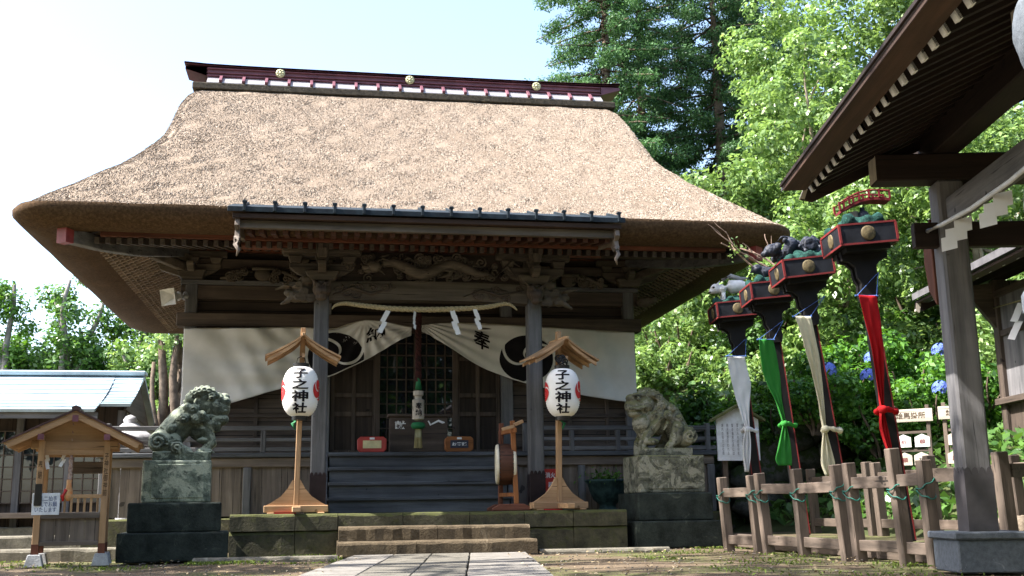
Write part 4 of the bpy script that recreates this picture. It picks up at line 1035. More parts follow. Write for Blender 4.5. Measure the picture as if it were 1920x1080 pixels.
for k in range(6): mb.tube([(hx+.12+.028*k, -.215, hz-.07), (hx+.125+.028*k, -.22, hz-.105)], [.016, .008], 6)
for k in range(5): a, b = zl(560-14*k, 575), zl(575-14*k, 600); mb.tube([(a[0]+.14, -.225+.02*k, a[1]), (b[0]+.17, -.235+.02*k, b[1])], [.022, .016], 6)
lion = sculpt('lion_body', mb, M_lion, Lp, .009, 1, .008, .03, world=False)
# right lion: faces left
Rp = thing('stone_lion', 'yellow-grey stone guardian lion facing left with closed mouth, in shade', 'lion statue', (3.70, 1.72, 1.39), R(2))
def zl(px, py): return ((px-425)*.00188, (630-py)*.00188)
mb = MB(); mb.box(-.36, .40, -.29, .29, 0, .115)
cap((590, 470), (500, 300), .19, .19); cap((500, 300), (400, 230), .19, .19); cap((380, 380), (390, 260), .15, .19)
for sg in (-1, 1):
    mb.ball((zl(590, 470)[0], sg*.15, zl(590, 470)[1]), (.19, .12, .17), 14, 9)
    cap((530, 400), (480, 520), .10, .07, sg*.2, sg*.23); cap((480, 520), (430, 560), .065, .055, sg*.23, sg*.25); cap((380, 330), (270, 460), .10, .075, sg*.13, sg*.15); cap((270, 460), (250, 510), .075, .07, sg*.15, sg*.16)
    mb.ball((zl(300, 515)[0], sg*.17, zl(300, 515)[1]), (.13, .085, .055), 12, 8)
    cap((235, 520), (235, 600), .07, .08, sg*.12, sg*.12)
hx, hz = zl(245, 200)
mb.ball((hx, -.03, hz), (.22, .22, .19), 18, 12); mb.ball((hx-.13, -.07, hz-.03), (.15, .18, .13), 16, 10); mb.ball((hx-.17, -.10, hz+.09), (.10, .12, .07), 12, 8)
mb.ball((hx-.12, -.10, hz-.15), (.13, .14, .07), 12, 8); mb.ball((hx-.02, -.08, hz-.30), (.15, .16, .18), 14, 9); mb.ball((hx+.04, -.05, hz-.44), (.13, .15, .14), 14, 9)
mb.ball((hx+.15, -.08, hz+.13), (.20, .16, .06), 12, 8); mb.ball((hx-.08, -.2, hz+.13), (.13, .06, .045), 12, 8)
for k in range(18):
    a = random.uniform(-1.6, 1.6); mb.ball((hx+.05+.24*math.cos(a), random.uniform(-.2, .15), hz+.20*math.sin(a)), random.uniform(.05, .085), 8, 6)
for q, r, y in (((610, 470), .115, -.29), ((400, 210), .075, -.22), ((440, 300), .07, -.23), ((480, 240), .06, -.2), ((380, 310), .06, -.22), ((550, 330), .06, -.2), ((650, 420), .06, -.16)):
    curl(mb, zl(*q), r, y, 2.0, random.uniform(0, 6), random.choice((-1, 1)), .03 if r > .09 else .024)
for p, q in (((410, 230), (300, 420)), ((550, 370), (520, 540)), ((440, 330), (400, 420)), ((330, 260), (420, 200))):
    a, b = zl(*p), zl(*q); mb.tube([(a[0], -.22, a[1]), ((a[0]+b[0])/2+.02, -.245, (a[1]+b[1])/2), (b[0], -.23, b[1])], [.02, .032, .015], 7)
mb.ball((hx-.10, -.245, hz+.07), .032); mb.tube([(hx-.26, -.2, hz-.07), (hx-.15, -.25, hz-.09), (hx+.02, -.25, hz-.05)], [.02, .028, .02], 6)
for k in range(13):
    a = -1.5+k*.27; curl(mb, (hx+.06+.225*math.cos(a), hz+.19*math.sin(a)), .058, -.14-.07*abs(math.cos(a)), 1.7, a, -1, .024)
for k in range(7): mb.tube([(hx-.25+.03*k, -.215-.01*min(k, 4), hz-.085), (hx-.25+.03*k, -.22-.01*min(k, 4), hz-.115)], [.015, .009], 6)
sculpt('lion_body', mb, M_lionR, Rp, .009, 1, .008, .03, world=False)

# ================================================================ little wooden shrine at the left
hk = thing('small_wooden_shrine', 'small new-wood shrine with gabled brown roof on concrete feet, left of the lion', 'small shrine', (-4.62, -.50, 0), R(8))
nz, nx_ = wood('new', 'z'), wood('new', 'x'); B = lambda mb, n, mt, **k: mb.build(n, mt, hk, world=False, **k)
M_shade_wood = wood('plank', 'z'); M_conc = stone('concrete', (.40, .40, .40), (.26, .26, .26), (.5, .5, .5), .6, 4, None, .9, .3)
for sx in (-1, 1):
    for y in (-.27, .30):
        x = sx*.375
        mb = MB(); mb.rings([[(x+i*a, y+j*a, z) for i, j in ((-1, -1), (1, -1), (1, 1), (-1, 1))] for a, z in ((.105, 0), (.072, .145))], True, True); B(mb, 'foot_block', M_conc, bevel=.006)
        mb = MB(); mb.box(x-.037, x+.037, y-.037, y+.037, .145, 1.50 if y < 0 else 1.48); p = B(mb, 'post', nz, bevel=.004)
        mb = MB(); mb.box(x-.041, x+.041, y-.041, y+.041, .147, .265); mb.build('post_shoe', wood('red', 'z'), p, world=False)
        mb = MB(); mb.box(x-.045, x+.045, y-.26*(1 if y < 0 else -1)-.04, y-.26*(1 if y < 0 else -1)+.04, 1.50, 1.56); 
def boards(x0, x1, y, z0, z1, n, mt, axis='x'):
    mb = MB()
    for i in range(n):
        a, b = x0+(x1-x0)*i/n, x0+(x1-x0)*(i+1)/n
        if axis == 'x': mb.box(a+.002, b-.002, y, y+.018+.003*(i % 2), z0, z1)
        else: mb.box(y, y+.018+.003*(i % 2), a+.002, b-.002, z0, z1)
    B(mb, 'panel_boards', mt)
boards(-.336, .336, -.262, .27, .62, 4, M_shade_wood); boards(-.23, .262, .350, .27, .62, 3, nz, 'y'); boards(-.23, .262, -.37, .27, .62, 3, nz, 'y')  # front boards in grey plank tone: their shade is put into the colour
for z, h in ((.60, .07), (.27, .05), (.83, .045)):
    mb = MB(); mb.box(-.337, .337, -.30, -.25, z-h/2, z+h/2); B(mb, 'rail', nx_ if z > .7 else wood('plank', 'x'), bevel=.004)  # lower front rails share the shade-grey tone
    for sx in (-1, 1):
        mb = MB(); mb.box(sx*.375-.02, sx*.375+.02, -.232, .262, z-h/2, z+h/2); B(mb, 'rail', wood('new', 'y'), bevel=.004)
for i in range(9):
    x = -.30+i*.075; mb = MB(); mb.box(x-.013, x+.013, -.288, -.262, .637, .806); B(mb, 'baluster', nz)
for sx in (-1, 1):
    for i in range(6):
        y = -.17+i*.085; mb = MB(); mb.box(sx*.375-.012, sx*.375+.012, y-.013, y+.013, .637, .806); B(mb, 'baluster', nz)
mb = MB(); mb.box(-.335, .335, -.23, .26, .585, .60); B(mb, 'floor_board', nx_)
for y in (-.27, .30):
    mb = MB(); mb.box(-.50, .50, y-.03, y+.03, 1.40, 1.50); B(mb, 'lintel', nx_, bevel=.005)
    mb = MB(); mb.box(-.337, .337, y-.02, y+.02, 1.33, 1.398); B(mb, 'lintel', nx_)
    mb = MB(); mb.prism([(-.46, 1.50), (.46, 1.50), (0, 1.80)], y-.012, y+.012); B(mb, 'gable_board', nx_)
for sx in (-1, 1):
    mb = MB(); mb.box(sx*.375-.03, sx*.375+.03, -.46, .50, 1.50, 1.57); B(mb, 'eave_beam', wood('new', 'y'), bevel=.004)
mb = MB(); mb.box(-.03, .03, -.48, .52, 1.76, 1.83); B(mb, 'ridge_beam', wood('new', 'y'), bevel=.004)
M_hroof = plain('brown_sheet_roof', (.090, .050, .050), .45, .3, .2, 6)
for sx in (-1, 1):
    mb = MB(); mb.prism([(0, 1.855), (sx*.80, 1.455), (sx*.80, 1.475), (0, 1.882)], -.52, .56); B(mb, 'roof', M_hroof)
    mb = MB(); mb.prism([(0, 1.832), (sx*.77, 1.445), (sx*.79, 1.458), (0, 1.853)], -.50, .54); B(mb, 'roof_boarding', nx_)
    for y in (-.49, .50):
        mb = MB(); mb.prism([(0, 1.760), (sx*.73, 1.395), (sx*.755, 1.452), (0, 1.830)], y-.018, y+.018); B(mb, 'barge_board', nx_, bevel=.004)
    for i in range(7):
        y = -.38+i*.13; mb = MB(); mb.prism([(sx*.40, 1.575), (sx*.74, 1.405), (sx*.75, 1.440), (sx*.42, 1.612)], y-.015, y+.015); B(mb, 'rafter', nx_)
mb = MB(); mb.prism([(-.045, 1.86), (.045, 1.86), (.05, 1.90), (0, 1.92), (-.05, 1.90)], -.53, .57); B(mb, 'roof_ridge', M_hroof)
for x in (-.375, 0, .375):
    mb = MB(); mb.box(x-.035, x+.035, -.515, -.506, 1.50 if x else 1.72, 1.57 if x else 1.80); B(mb, 'metal_cap', plain('purple_copper', (.13, .05, .06), .4))
mb = MB(); mb.box(-.05, .32, .20, .28, 1.12, 1.27); B(mb, 'cross_plank', wood('plank', 'x'), bevel=.004)
M_rope2 = plain('rope_redwhite', (.42, .33, .28), .9, 0, .4, 26, .1, .3, (.16, .07, .06))
hr_ = thing('bell_rope', 'small red and white twisted bell rope hanging in the little shrine', 'bell rope', (-4.62, -.76, 1.75), R(8))
mb = MB()
for s in range(2): mb.tube([(.012*math.cos(i*.6+s*3.14), .012*math.sin(i*.6+s*3.14), -i*.0185) for i in range(44)], .016, 7)
mb.build('strands', M_rope2, hr_, world=False, smooth=True)
mb = MB(); mb.lathe([(0, -.98), (.03, -.97), (.055, -.93), (.045, -.85), (.03, -.80), (.032, -.72), (0, -.715)], (-.005, 0, 0), 12); mb.build('bell_bundle', plain('orange_bundle', (.50, .17, .06), .8, 0, .3, 18, .2, .2, (.62, .48, .25)), hr_, world=False, smooth=True)
mb = MB(); mb.tube([(-.03, -.02, -.84), (-.07, -.03, -.92), (-.06, -.03, -.98)], [.03, .03, .01], 7); mb.build('red_ribbon', M_red, hr_, world=False, smooth=True)
wsn = thing('notice_sheet', 'small white handwritten notice on the front rail of the little shrine', 'notice', (-4.86, -.84, .74), R(8))
mb = MB(); mb.box(-.155, .155, -.008, .0, -.13, .13); mb.build('sheet', plain('notice_white', (.72, .75, .80), .7), wsn, world=False, bevel=.003)
mb = MB(); put_text(mb, '二礼二拍手\n一礼でお願\nいたします', lambda a, b: (a, -.0105, b), .25, .19, .006); mb.build('handwriting', plain('blue_ink', (.07, .10, .22), .8), wsn, world=False)
mb = MB(); put_text(mb, '子\n神\n社\n御\n神\n前', lambda a, b: (.375+a, -.3095, 1.09+b), .05, .52, .01); B(mb, 'post_lettering', plain('brown_ink', (.07, .04, .02), .8))
mb = MB(); put_text(mb, '奉\n納', lambda a, b: (-.375+a, -.3095, 1.15+b), .045, .22, .01); B(mb, 'post_lettering', plain('brown_ink', (.07, .04, .02), .8))
mb = MB(); mb.box(-.42, -.335, -.33, -.312, .72, .98); B(mb, 'dark_tag', M_black, bevel=.004)
gs2 = 'paper streamers in the small shrine'
shide(-4.93, -.72, 1.38, .55, 1, 'white paper streamer beside the left post inside the little shrine', gs2)
shide(-4.70, -.69, 1.38, .5, -1, 'white paper streamer nearer the rope inside the little shrine', gs2)

# stone lantern behind the lion and the little shrine
sl = thing('stone_lantern', 'pale stone lantern whose domed roof shows between the little shrine and left lion', 'stone lantern', (-5.9, 10.6, 0)); sl.scale = (1.42, 1.42, 1.36)
M_pale = stone('pale_granite', (.50, .49, .50), (.30, .30, .31), (.60, .59, .60), .6, 4, None, .85, .3)
mb = MB(); mb.lathe([(0, 0), (.35, 0), (.35, .18), (.2, .24), (.15, .3), (.14, .9), (.2, .98), (.33, 1.06), (.33, 1.16), (.22, 1.2)], (0, 0, 0), 18); mb.build('shaft', M_pale, sl, world=False, bevel=.01)
mb = MB(); mb.box(-.18, .18, -.18, .18, 1.2, 1.58); mb.build('light_box', M_pale, sl, world=False, bevel=.015)
mb = MB(); mb.lathe([(0, 1.59), (.36, 1.57), (.42, 1.62), (.41, 1.68), (.30, 1.75), (.20, 1.83), (.13, 1.90), (.09, 1.93), (.11, 1.97), (.07, 2.03), (0, 2.06)], (0, 0, 0), 20); mb.build('lantern_roof', M_pale, sl, world=False, smooth=True)
# ================================================================ float poles
M_lac = plain('matt_black_lacquer', (.011, .010, .010), .55, 0, .2, 6, .2)
M_redtrim = plain('red_trim', (.17, .016, .015), .6)
M_gold2 = plain('dull_gold', (.13, .098, .045), .7, .2, .3, 30)
M_greenm = stone('green_moss_mound', (.018, .075, .060), (.006, .020, .018), (.05, .16, .12), .6, 9, None, .9, .6)
M_cord_b = plain('blue_cord', (.08, .16, .42), .8)
def float_pole(base, lean, yaw, label, gid='lacquered float poles behind the fence'):
    t = thing('float_pole', label, 'float pole', base, 0, gid); t.rotation_euler = (0, -R(lean), R(yaw)); return t
def pole_parts(t, H_):
    b = lambda mb, n, mt, p=None, **k: mb.build(n, mt, p or t, world=False, **k)
    mb = MB(); mb.bar((0, 0, 0), (0, 0, H_), .17, .11, .13, .10, upv=(0, 1, 0)); b(mb, 'pole', M_lac, bevel=.006)
    for sx in (-1, 1):
        mb = MB(); mb.bar((sx*.078, -.059, .02), (sx*.058, -.054, H_-.02), .014, .008, upv=(0, 1, 0)); b(mb, 'red_edge', M_redtrim)
    z = H_; 
    for y in (-.20, .20):
        mb = MB(); mb.prism([(-.075, z-.62), (.075, z-.62), (.10, z-.52), (.085, z-.42), (.12, z-.34), (.125, z-.22), (.19, z-.15), (.27, z-.13), (.28, z-.02), (-.28, z-.02), (-.27, z-.13), (-.19, z-.15), (-.125, z-.22), (-.12, z-.34), (-.085, z-.42), (-.10, z-.52)], y*.35-.03, y*.35+.03); b(mb, 'bracket', M_lac)
    mb = MB(); mb.box(-.26, .26, -.26, .26, z-.06, z+.0); b(mb, 'bracket', M_lac)
    w = .335; mb = MB(); mb.box(-w, w, -w, w, z, z+.255); bx = b(mb, 'box', plain('black_panel', (.014, .015, .019), .7, 0, .3, 8, .2))
    mb = MB(); e = .007
    for q in (z+.010, z+.245):
        for a in (-1, 1): mb.box(-w-e, w+e, a*w-e, a*w+e, q-.011, q+.011); mb.box(a*w-e*1.04, a*w+e*1.04, -w-e*1.03, w+e*1.03, q-.0113, q+.0113)
    for a in (-1, 1):
        for c in (-1, 1): mb.box(a*w-.0125, a*w+.0125, c*w-.0125, c*w+.0125, z+.0245, z+.2305)
    mb.build('box_trim', M_redtrim, bx, world=False)
    for ax, s in (('y', -1), ('x', -1), ('x', 1)):
        mb = MB(); prof = [(0, .016), (.05, .014), (.062, .010), (.082, .010), (.088, 0)]
        c = (0, s*(w+.002), z+.128) if ax == 'y' else (s*(w+.002), 0, z+.128)
        mb.lathe([(r, s*h) for r, h in prof], c, 22, ax, False); mb.build('medallion', M_gold2, bx, world=False, smooth=True)
    mb = MB(); mb.ball((0, 0, z+.255), (.32, .31, .09), 16, 8)
    for _ in range(26): mb.ball((random.uniform(-.27, .27), random.uniform(-.27, .27), z+.275+random.uniform(-.03, .05)), random.uniform(.05, .09), 7, 5)
    o = sculpt('green_mound', mb, M_greenm, t, .022, 1, .03, .05, world=False)
    return z+.315
HP = 3.40
poles = [float_pole((5.23, 1.54, .18), 4.6, -8, 'black lacquered pole topped by box with white animal figure'),
         float_pole((5.20, -.01, .18), 4.8, -8, 'black lacquered pole topped by box with dark bird figure and bare twigs'),
         float_pole((5.11, -1.56, .18), 6.0, -8, 'black lacquered pole topped by box with dark scaly curled figure'),
         float_pole((4.97, -3.29, .18), 4.6, -8, 'black lacquered pole topped by box with red drum ornament, nearest the pavilion')]
zt = [pole_parts(p, HP) for p in poles]
p = poles[0]; z = zt[0]
mb = MB(); mb.tube([(-.14, 0, z+.21), (.0, 0, z+.23), (.18, 0, z+.22), (.26, 0, z+.20)], [.10, .115, .11, .08], 12); mb.ball((-.24, 0, z+.22), (.09, .075, .085)); mb.ball((-.31, 0, z+.185), (.055, .05, .045)); mb.tube([(-.14, 0, z+.2), (-.22, 0, z+.24)], [.09, .075])
for x in (-.13, .20):
    for y in (-.06, .06): mb.tube([(x, y, z+.2), (x-.01, y, z+.09), (x, y, z-.03)], [.055, .035, .03], 8); mb.ball((x-.02, y, z-.02), (.045, .035, .03))
for y in (-.05, .05): mb.tube([(-.21, y, z+.28), (-.17, y*1.3, z+.33)], [.03, .015], 7)
mb.tube([(.26, 0, z+.24), (.34, 0, z+.27), (.40, 0, z+.22)], [.03, .045, .02], 8)
an = sculpt('white_animal', mb, plain('white_carving', (.70, .70, .70), .7, 0, .12, 7), p, .014, 3, .008, .05, world=False)
mb = MB()
for y in (-1, 1): mb.ball((-.285, y*.062, z+.235), (.025, .014, .018)); mb.ball((-.345, y*.03, z+.165), (.02, .012, .01))
mb.build('eye', M_black, an, world=False)
mb = MB(); mb.tube([(-.1, .05, z+.36), (.05, .05, z+.42), (.2, .05, z+.36), (.34, .05, z+.36)], [.035, .04, .035, .01], 7); mb.build('grey_wing', plain('grey_feather', (.30, .30, .30), .8), p, world=False, smooth=True)
p = poles[1]; z = zt[1]; M_dkfig = plain('dark_blue_figure', (.030, .034, .050), .6, 0, .35, 12, .3, .3)
mb = MB(); mb.tube([(-.05, 0, z), (-.02, 0, z+.12), (.02, 0, z+.2)], [.07, .11, .08], 10); mb.ball((-.12, -.02, z+.19), (.085, .075, .075)); mb.tube([(-.18, -.02, z+.17), (-.27, -.02, z+.13)], [.04, .008], 7); mb.tube([(.05, -.03, z+.14), (.2, -.05, z+.22), (.34, -.06, z+.17)], [.08, .06, .02], 9); mb.tube([(-.05, 0, z+.05), (-.06, 0, z-.04)], [.03, .03])
sculpt('bird_figure', mb, M_dkfig, p, .014, 2, .02, .05, world=False)
mb = MB()
def twig(a, b, r, depth, bend):
    limb(mb, a, b, r, r*.5, .12, 6, 5)
    if depth:
        for _ in range(depth):
            t = random.uniform(.4, .95); q = Vector(a).lerp(Vector(b), t); d = (Vector(b)-Vector(a)).normalized()+Vector((random.uniform(-.7, .4), random.uniform(-.5, .5), random.uniform(.1, .9))); twig(q, q+d*random.uniform(.14, .3), r*.55, depth-2, bend)
twig((.15, 0, z+.15), (-.42, -.1, z+.50), .022, 3, 0); twig((-.02, 0, z+.12), (-.62, -.1, z+.62), .018, 0, 0); twig((.2, 0, z+.2), (-.30, .1, z+.56), .02, 2, 0); twig((.3, .1, z+.2), (.1, .05, z+.55), .016, 2, 0)
mb.build('bare_twigs', plain('pale_twig', (.34, .23, .17), .8, 0, .2, 20), p, world=False)
P_ = np.array([(-.40+random.gauss(0, .07), -.1+random.gauss(0, .06), z+.50+random.gauss(0, .09)) for _ in range(40)])
o = bpy.data.objects.new('twig_leaves', leaf_mesh('twig_leaves', P_, NR.normal(size=(40, 3))+np.array([0, -.5, .8]), NR.uniform(.04, .08, 40), .6, leafmat('bright_leaf', (.036, .092, .018), (.230, .350, .105), .36, .36, .6))); COL.objects.link(o); o.parent = p
p = poles[2]; z = zt[2]
mb = MB()
pts = [(-.34+.68*i/30, .09*math.sin(i*.5), z+.12+.08*math.sin(i*.62+1)) for i in range(31)]; mb.tube(pts, [.055+.035*math.sin(math.pi*i/30) for i in range(31)], 9)
mb.ball((-.36, -.03, z+.14), (.11, .09, .09)); mb.ball((-.46, -.03, z+.10), (.06, .06, .045))
for _ in range(34): mb.ball((random.uniform(-.34, .34), random.uniform(-.2, .2), z+random.uniform(.0, .24)), random.uniform(.025, .06), 7, 5)
mb.tube(spiral((.10, -.24, z+.12), .085, 2, 0, 1, 28), .022, 7)
mb.tube([(-.33, 0, z+.2), (-.2, -.05, z+.31), (.0, -.02, z+.29)], [.02, .02, .006], 6); mb.tube([(.1, .05, z+.2), (.25, .05, z+.27), (.36, 0, z+.16)], [.05, .05, .01], 7)
sculpt('scaly_figure', mb, M_dkfig, p, .013, 1, .02, .03, world=False)
p = poles[3]; z = zt[3]
mb = MB(); mb.lathe([(.07, -.02), (.06, .1), (.065, .15)], (-.02, 0, z), 12); mb.build('stub_post', wood('plank', 'z'), p, world=False)
mb = MB(); mb.tube([(-.22, 0, z+.21), (-.14, 0, z+.225), (.0, 0, z+.255), (.2, 0, z+.28), (.38, 0, z+.31), (.46, 0, z+.32)], [.012, .035, .048, .05, .045, .015], 10, 1.7); mb = MB(); arc = [(-.20+.62*i/10, z+.17+.02*i/10*5+.07*math.sin(math.pi*i/10)) for i in range(11)]; mb.prism(arc+[(a, b-.035) for a, b in arc[::-1]], -.10, .10)
for sy in (-.10, .10):
    mb.tube([(a, sy, b+.085) for a, b in arc], .012, 6)
    for a, b in arc[::2]: mb.bar((a, sy, b), (a, sy, b+.10), .022, .022)
mb.build('red_ornament', plain('red_cloth', (.17, .010, .014), .9, 0, .4, 7), p, world=False)
mb = MB(); mb.ball((.10, 0, z+.09), .075); mb.tube([(.1, 0, z-.02), (.1, 0, z+.2)], .03); mb.build('dark_knob', M_dkfig, p, world=False, smooth=True)
# banners tied round the poles
BAN = {1: (1.40, [(4.726, 5.034, 2.944), (4.753, 5.074, 2.714), (4.786, 5.124, 2.501), (4.841, 5.072, 2.23), (4.898, 5.04, 1.995), (4.948, 5.018, 1.785), (4.883, 5.032, 1.577), (4.877, 5.009, 1.328), (4.909, 4.97, 1.122)]),
       2: (-.15, [(4.627, 4.856, 2.97), (4.636, 4.906, 2.727), (4.67, 4.939, 2.479), (4.752, 4.948, 2.247), (4.845, 4.951, 2.047), (4.922, 4.971, 1.748), (4.832, 5.01, 1.482), (4.742, 5.023, 1.211), (4.811, 5.004, 1.158)]),
       3: (-1.70, [(4.494, 4.726, 3.034), (4.571, 4.78, 2.75), (4.64, 4.826, 2.469), (4.708, 4.849, 2.182), (4.761, 4.857, 1.897), (4.802, 4.846, 1.559), (4.747, 4.886, 1.32), (4.716, 4.928, 1.096), (4.771, 4.895, .961)]),
       4: (-3.43, [(4.506, 4.753, 2.975), (4.56, 4.772, 2.661), (4.617, 4.782, 2.325), (4.645, 4.777, 2.035), (4.673, 4.758, 1.827), (4.691, 4.743, 1.657), (4.668, 4.778, 1.463), (4.709, 4.794, 1.271), (4.778, 4.804, 1.026)])}
BCOL = {1: ('white', (.86, .86, .87), 'bright white cloth banner knotted round the pole farthest from the pavilion'), 2: ('green', (.055, .30, .055), 'green cloth banner knotted round a black pole'),
        3: ('cream', (.74, .70, .52), 'cream cloth banner in long folds knotted round a black pole'), 4: ('red', (.50, .018, .022), 'red cloth banner knotted round the pole nearest the pavilion')}
for k, (Y, rows) in BAN.items():
    nm, c, lab = BCOL[k]; base = Vector((rows[0][0], Y, rows[0][2]))
    t = thing('cloth_banner', lab, 'banner', base, 0, 'coloured banners on the float poles')
    m = plain('banner_'+nm, c, .85, 0, .06, 5, .15); nt = m.node_tree; b = nt.nodes['Principled BSDF']
    tr = nt.nodes.new('ShaderNodeBsdfTranslucent'); tr.inputs[0].default_value = (*c, 1); ms = nt.nodes.new('ShaderNodeMixShader'); ms.inputs[0].default_value = .4
    nt.links.new(b.outputs[0], ms.inputs[1]); nt.links.new(tr.outputs[0], ms.inputs[2]); nt.links.new(ms.outputs[0], nt.nodes['Material Output'].inputs[0])
    rows = sorted(rows, key=lambda r: r[2]); zs = [r[2] for r in rows]; L_ = [(r[2], r[0]) for r in rows]; Rr_ = [(r[2], r[1]) for r in rows]
    kz = rows[3][2]
    mb = MB()
    def fn(u, v):
        z = zs[0]+(zs[-1]-zs[0])*v; a, b2 = smooth_pw(L_, z, .05), smooth_pw(Rr_, z, .05); w = b2-a
        amp = .004+.030*max(0, 1-w/.24); nf = 2.3
        y = amp*(math.sin(u*math.pi*2*nf+z*2+.8*math.sin(z*5+k))+.5*math.sin(u*13+z*6+k))+.03*math.sin(z*2.6+k)+.03*(u-.5)+.004*math.sin(u*9-z*14+k*2)
        return (a+w*u, Y-.02+y, z)
    mb.grid(fn, 40, 60); mb.build('cloth', m, t, smooth=True, solid=.003)
    px = poles[k-1].location.x-math.tan(R(4.8))*(kz-.18); pyy = poles[k-1].location.y
    mb = MB(); pts = []
    kx = pw(L_, kz)*.5+pw(Rr_, kz)*.5
    for i in range(25):
        a = 2*math.pi*i/24; pts.append((px+.115*math.cos(a)-.0, pyy-.0+.095*math.sin(a), kz+.02*math.sin(a*2)))
    mb.tube(pts, [.03+.008*math.sin(i*1.9) for i in range(25)], 8); mb.ball((kx, Y-.02, kz), (.055, .05, .05), 10, 7, .1); mb.build('knot', m, t, smooth=True)
    mb = MB(); a, b2 = rows[-1][0], rows[-1][1]
    mb.tube([(a-.02, Y-.02, zs[-1]), (b2+.02, Y-.02, zs[-1])], .011, 6); mb.build('top_rod', M_cord_b, t)
    mb = MB(); apex = (px+.0, pyy-.07, zs[-1]+.30); mb.tube([(a, Y-.02, zs[-1]), apex], .006, 5); mb.tube([(b2, Y-.02, zs[-1]), apex], .006, 5); mb.build('hanging_cord', M_cord_b, t)

# raised bed behind the fence
bd = MB(); bd.box(4.66, 6.1, -4.6, 2.6, -.02, .17); bd.build('planting_ground', M_ground, kind='structure')
pk = thing('edging_plank', 'weathered brown plank edging the raised soil bed behind the fence', 'edging', (4.63, -1, 0))
mb = MB(); mb.box(4.60, 4.655, -4.6, 2.6, 0, .19); mb.build('plank', wood('fence', 'y'), pk, bevel=.006)

# ================================================================ fence
fe = thing('wooden_fence', 'weathered brown post and rail fence around the float poles', 'fence', (4.2, -2, 0))
M_fz, M_fy = wood('fence', 'z'), wood('fence', 'y')
FP = [(4.00, -.23, 1.0, .02), (4.09, -1.10, 1.0, .02), (4.12, -1.34, 1.02, .035), (4.20, -2.25, 1.04, .01), (4.28, -3.22, 1.05, .04), (4.31, -3.45, 1.06, .02), (4.37, -4.35, 1.17, .03), (4.42, -4.80, 1.03, .0)]
def fpost(x, y, h, ln, z0=0):
    mb = MB(); w = .058; mb.bar((x, y, z0-.05), (x-ln*h-.045, y, h), .125, .125, .118, .118, upv=(0, 1, 0)); mb.build('post', M_fz, fe, bevel=.009)
for f in FP: fpost(*f)
tx = lambda f, z: f[0]-(f[3]+.045)*z
for i in range(len(FP)-1):
    a, b = FP[i], FP[i+1]
    zz = (.80 if i < 4 else .84)+random.uniform(-.02, .02)
    for z, h in ((zz, .125), (.16, .12)):
        if abs(a[1]-b[1]) < .35: continue
        mb = MB(); mb.bar((tx(a, z), a[1]-.055, z+random.uniform(-.01, .01)), (tx(b, z), b[1]+.055, z+random.uniform(-.01, .01)), .05, h); mb.build('rail', M_fy, fe, bevel=.006)
BP = [(6.0, 1.4, 1.16, 0), (6.0, -.45, 1.19, 0), (6.0, -.72, 1.17, .01), (6.0, -2.1, 1.2, 0), (6.02, -3.8, 1.12, 0), (6.05, -5.0, 1.1, 0), (6.05, -6.4, 1.1, 0)]
for f in BP: fpost(f[0]+.045*f[2], f[1], f[2], f[3], .1)
for i in range(len(BP)-1):
    a, b = BP[i], BP[i+1]
    if abs(a[1]-b[1]) < .35: continue
    for z in (.97, .34):
        mb = MB(); mb.bar((6.02, a[1]-.055, z), (6.02, b[1]+.055, z), .05, .12); mb.build('rail', M_fy, fe, bevel=.006)
fpost(4.9, -5.35, 1.08, 0)
mb = MB(); mb.bar((4.46, -4.86, .87), (4.84, -5.32, .88), .05, .12); mb.build('rail', M_fy, fe); mb = MB(); mb.bar((4.94, -5.37, .90), (6.0, -5.0, .92), .05, .13); mb.build('rail', M_fy, fe); mb = MB(); mb.bar((4.46, -4.86, .16), (4.84, -5.32, .16), .05, .12); mb.build('rail', M_fy, fe)
M_wire = plain('green_wire', (.015, .12, .09), .6)
for j, f in enumerate(FP):
    for q in range(2):
        mb = MB(); z = .70+.09*q; x = tx(f, z); pts = [(x+(.085+.01*math.sin(3*a))*math.cos(a), f[1]+.10*math.sin(a), z+.05*math.sin(a+q*2)+.01*math.sin(5*a)) for a in [2*math.pi*i/22 for i in range(23)]]
        mb.tube(pts, .0075, 5); mb.build('wire_tie', M_wire, fe, smooth=True)

# ================================================================ water pavilion at the right
PV = thing('roofed_pavilion', 'dark timber pavilion with white-tipped rafters on stone-footed grey posts, at right', 'pavilion', (4.30, -5.77, 0), R(-11))
Bp = lambda mb, n, mt, p=None, **k: mb.build(n, mt, p or PV, world=False, **k)
gz, gx, gy = wood('gate', 'z'), wood('gate', 'x'), wood('gate', 'y'); rx, ry = wood('roofbrown', 'x'), wood('roofbrown', 'y')
M_gran = stone('blue_granite', (.125, .140, .160), (.075, .085, .098), (.21, .225, .245), .62, 9, None, .85, .3)
for (u, v) in ((0, 0), (3.0, 0), (0, -3.3), (3.0, -3.3)):
    mb = MB(); mb.box(u-.125, u+.125, v-.125, v+.125, .35, 3.62); po = Bp(mb, 'post', gz, bevel=.022)
    mb = MB(); mb.box(u-.131, u+.131, v-.131, v+.131, .351, .86)
    for f_ in range(4):
        cx = -.096+f_*.064; mb.prism([(u+cx-.031, .86), (u+cx+.031, .86), (u+cx+.02, .905), (u+cx, .92), (u+cx-.02, .905)], v-.1305, v-.1255); mb.prism([(v+cx-.031, .86), (v+cx+.031, .86), (v+cx+.02, .905), (v+cx, .92), (v+cx-.02, .905)], u-.1305, u-.1255, 'yz')
    mb.build('post_shoe', plain('dark_shoe', (.075, .068, .072), .5, .2, .2, 4), po, world=False)
    mb = MB(); mb.box(u-.31, u+.31, v-.31, v+.31, 0, .285); Bp(mb, 'footing', M_gran, bevel=.012)
    mb = MB(); mb.box(u-.345, u+.345, v-.345, v+.345, .286, .35); Bp(mb, 'footing', M_gran, bevel=.012)
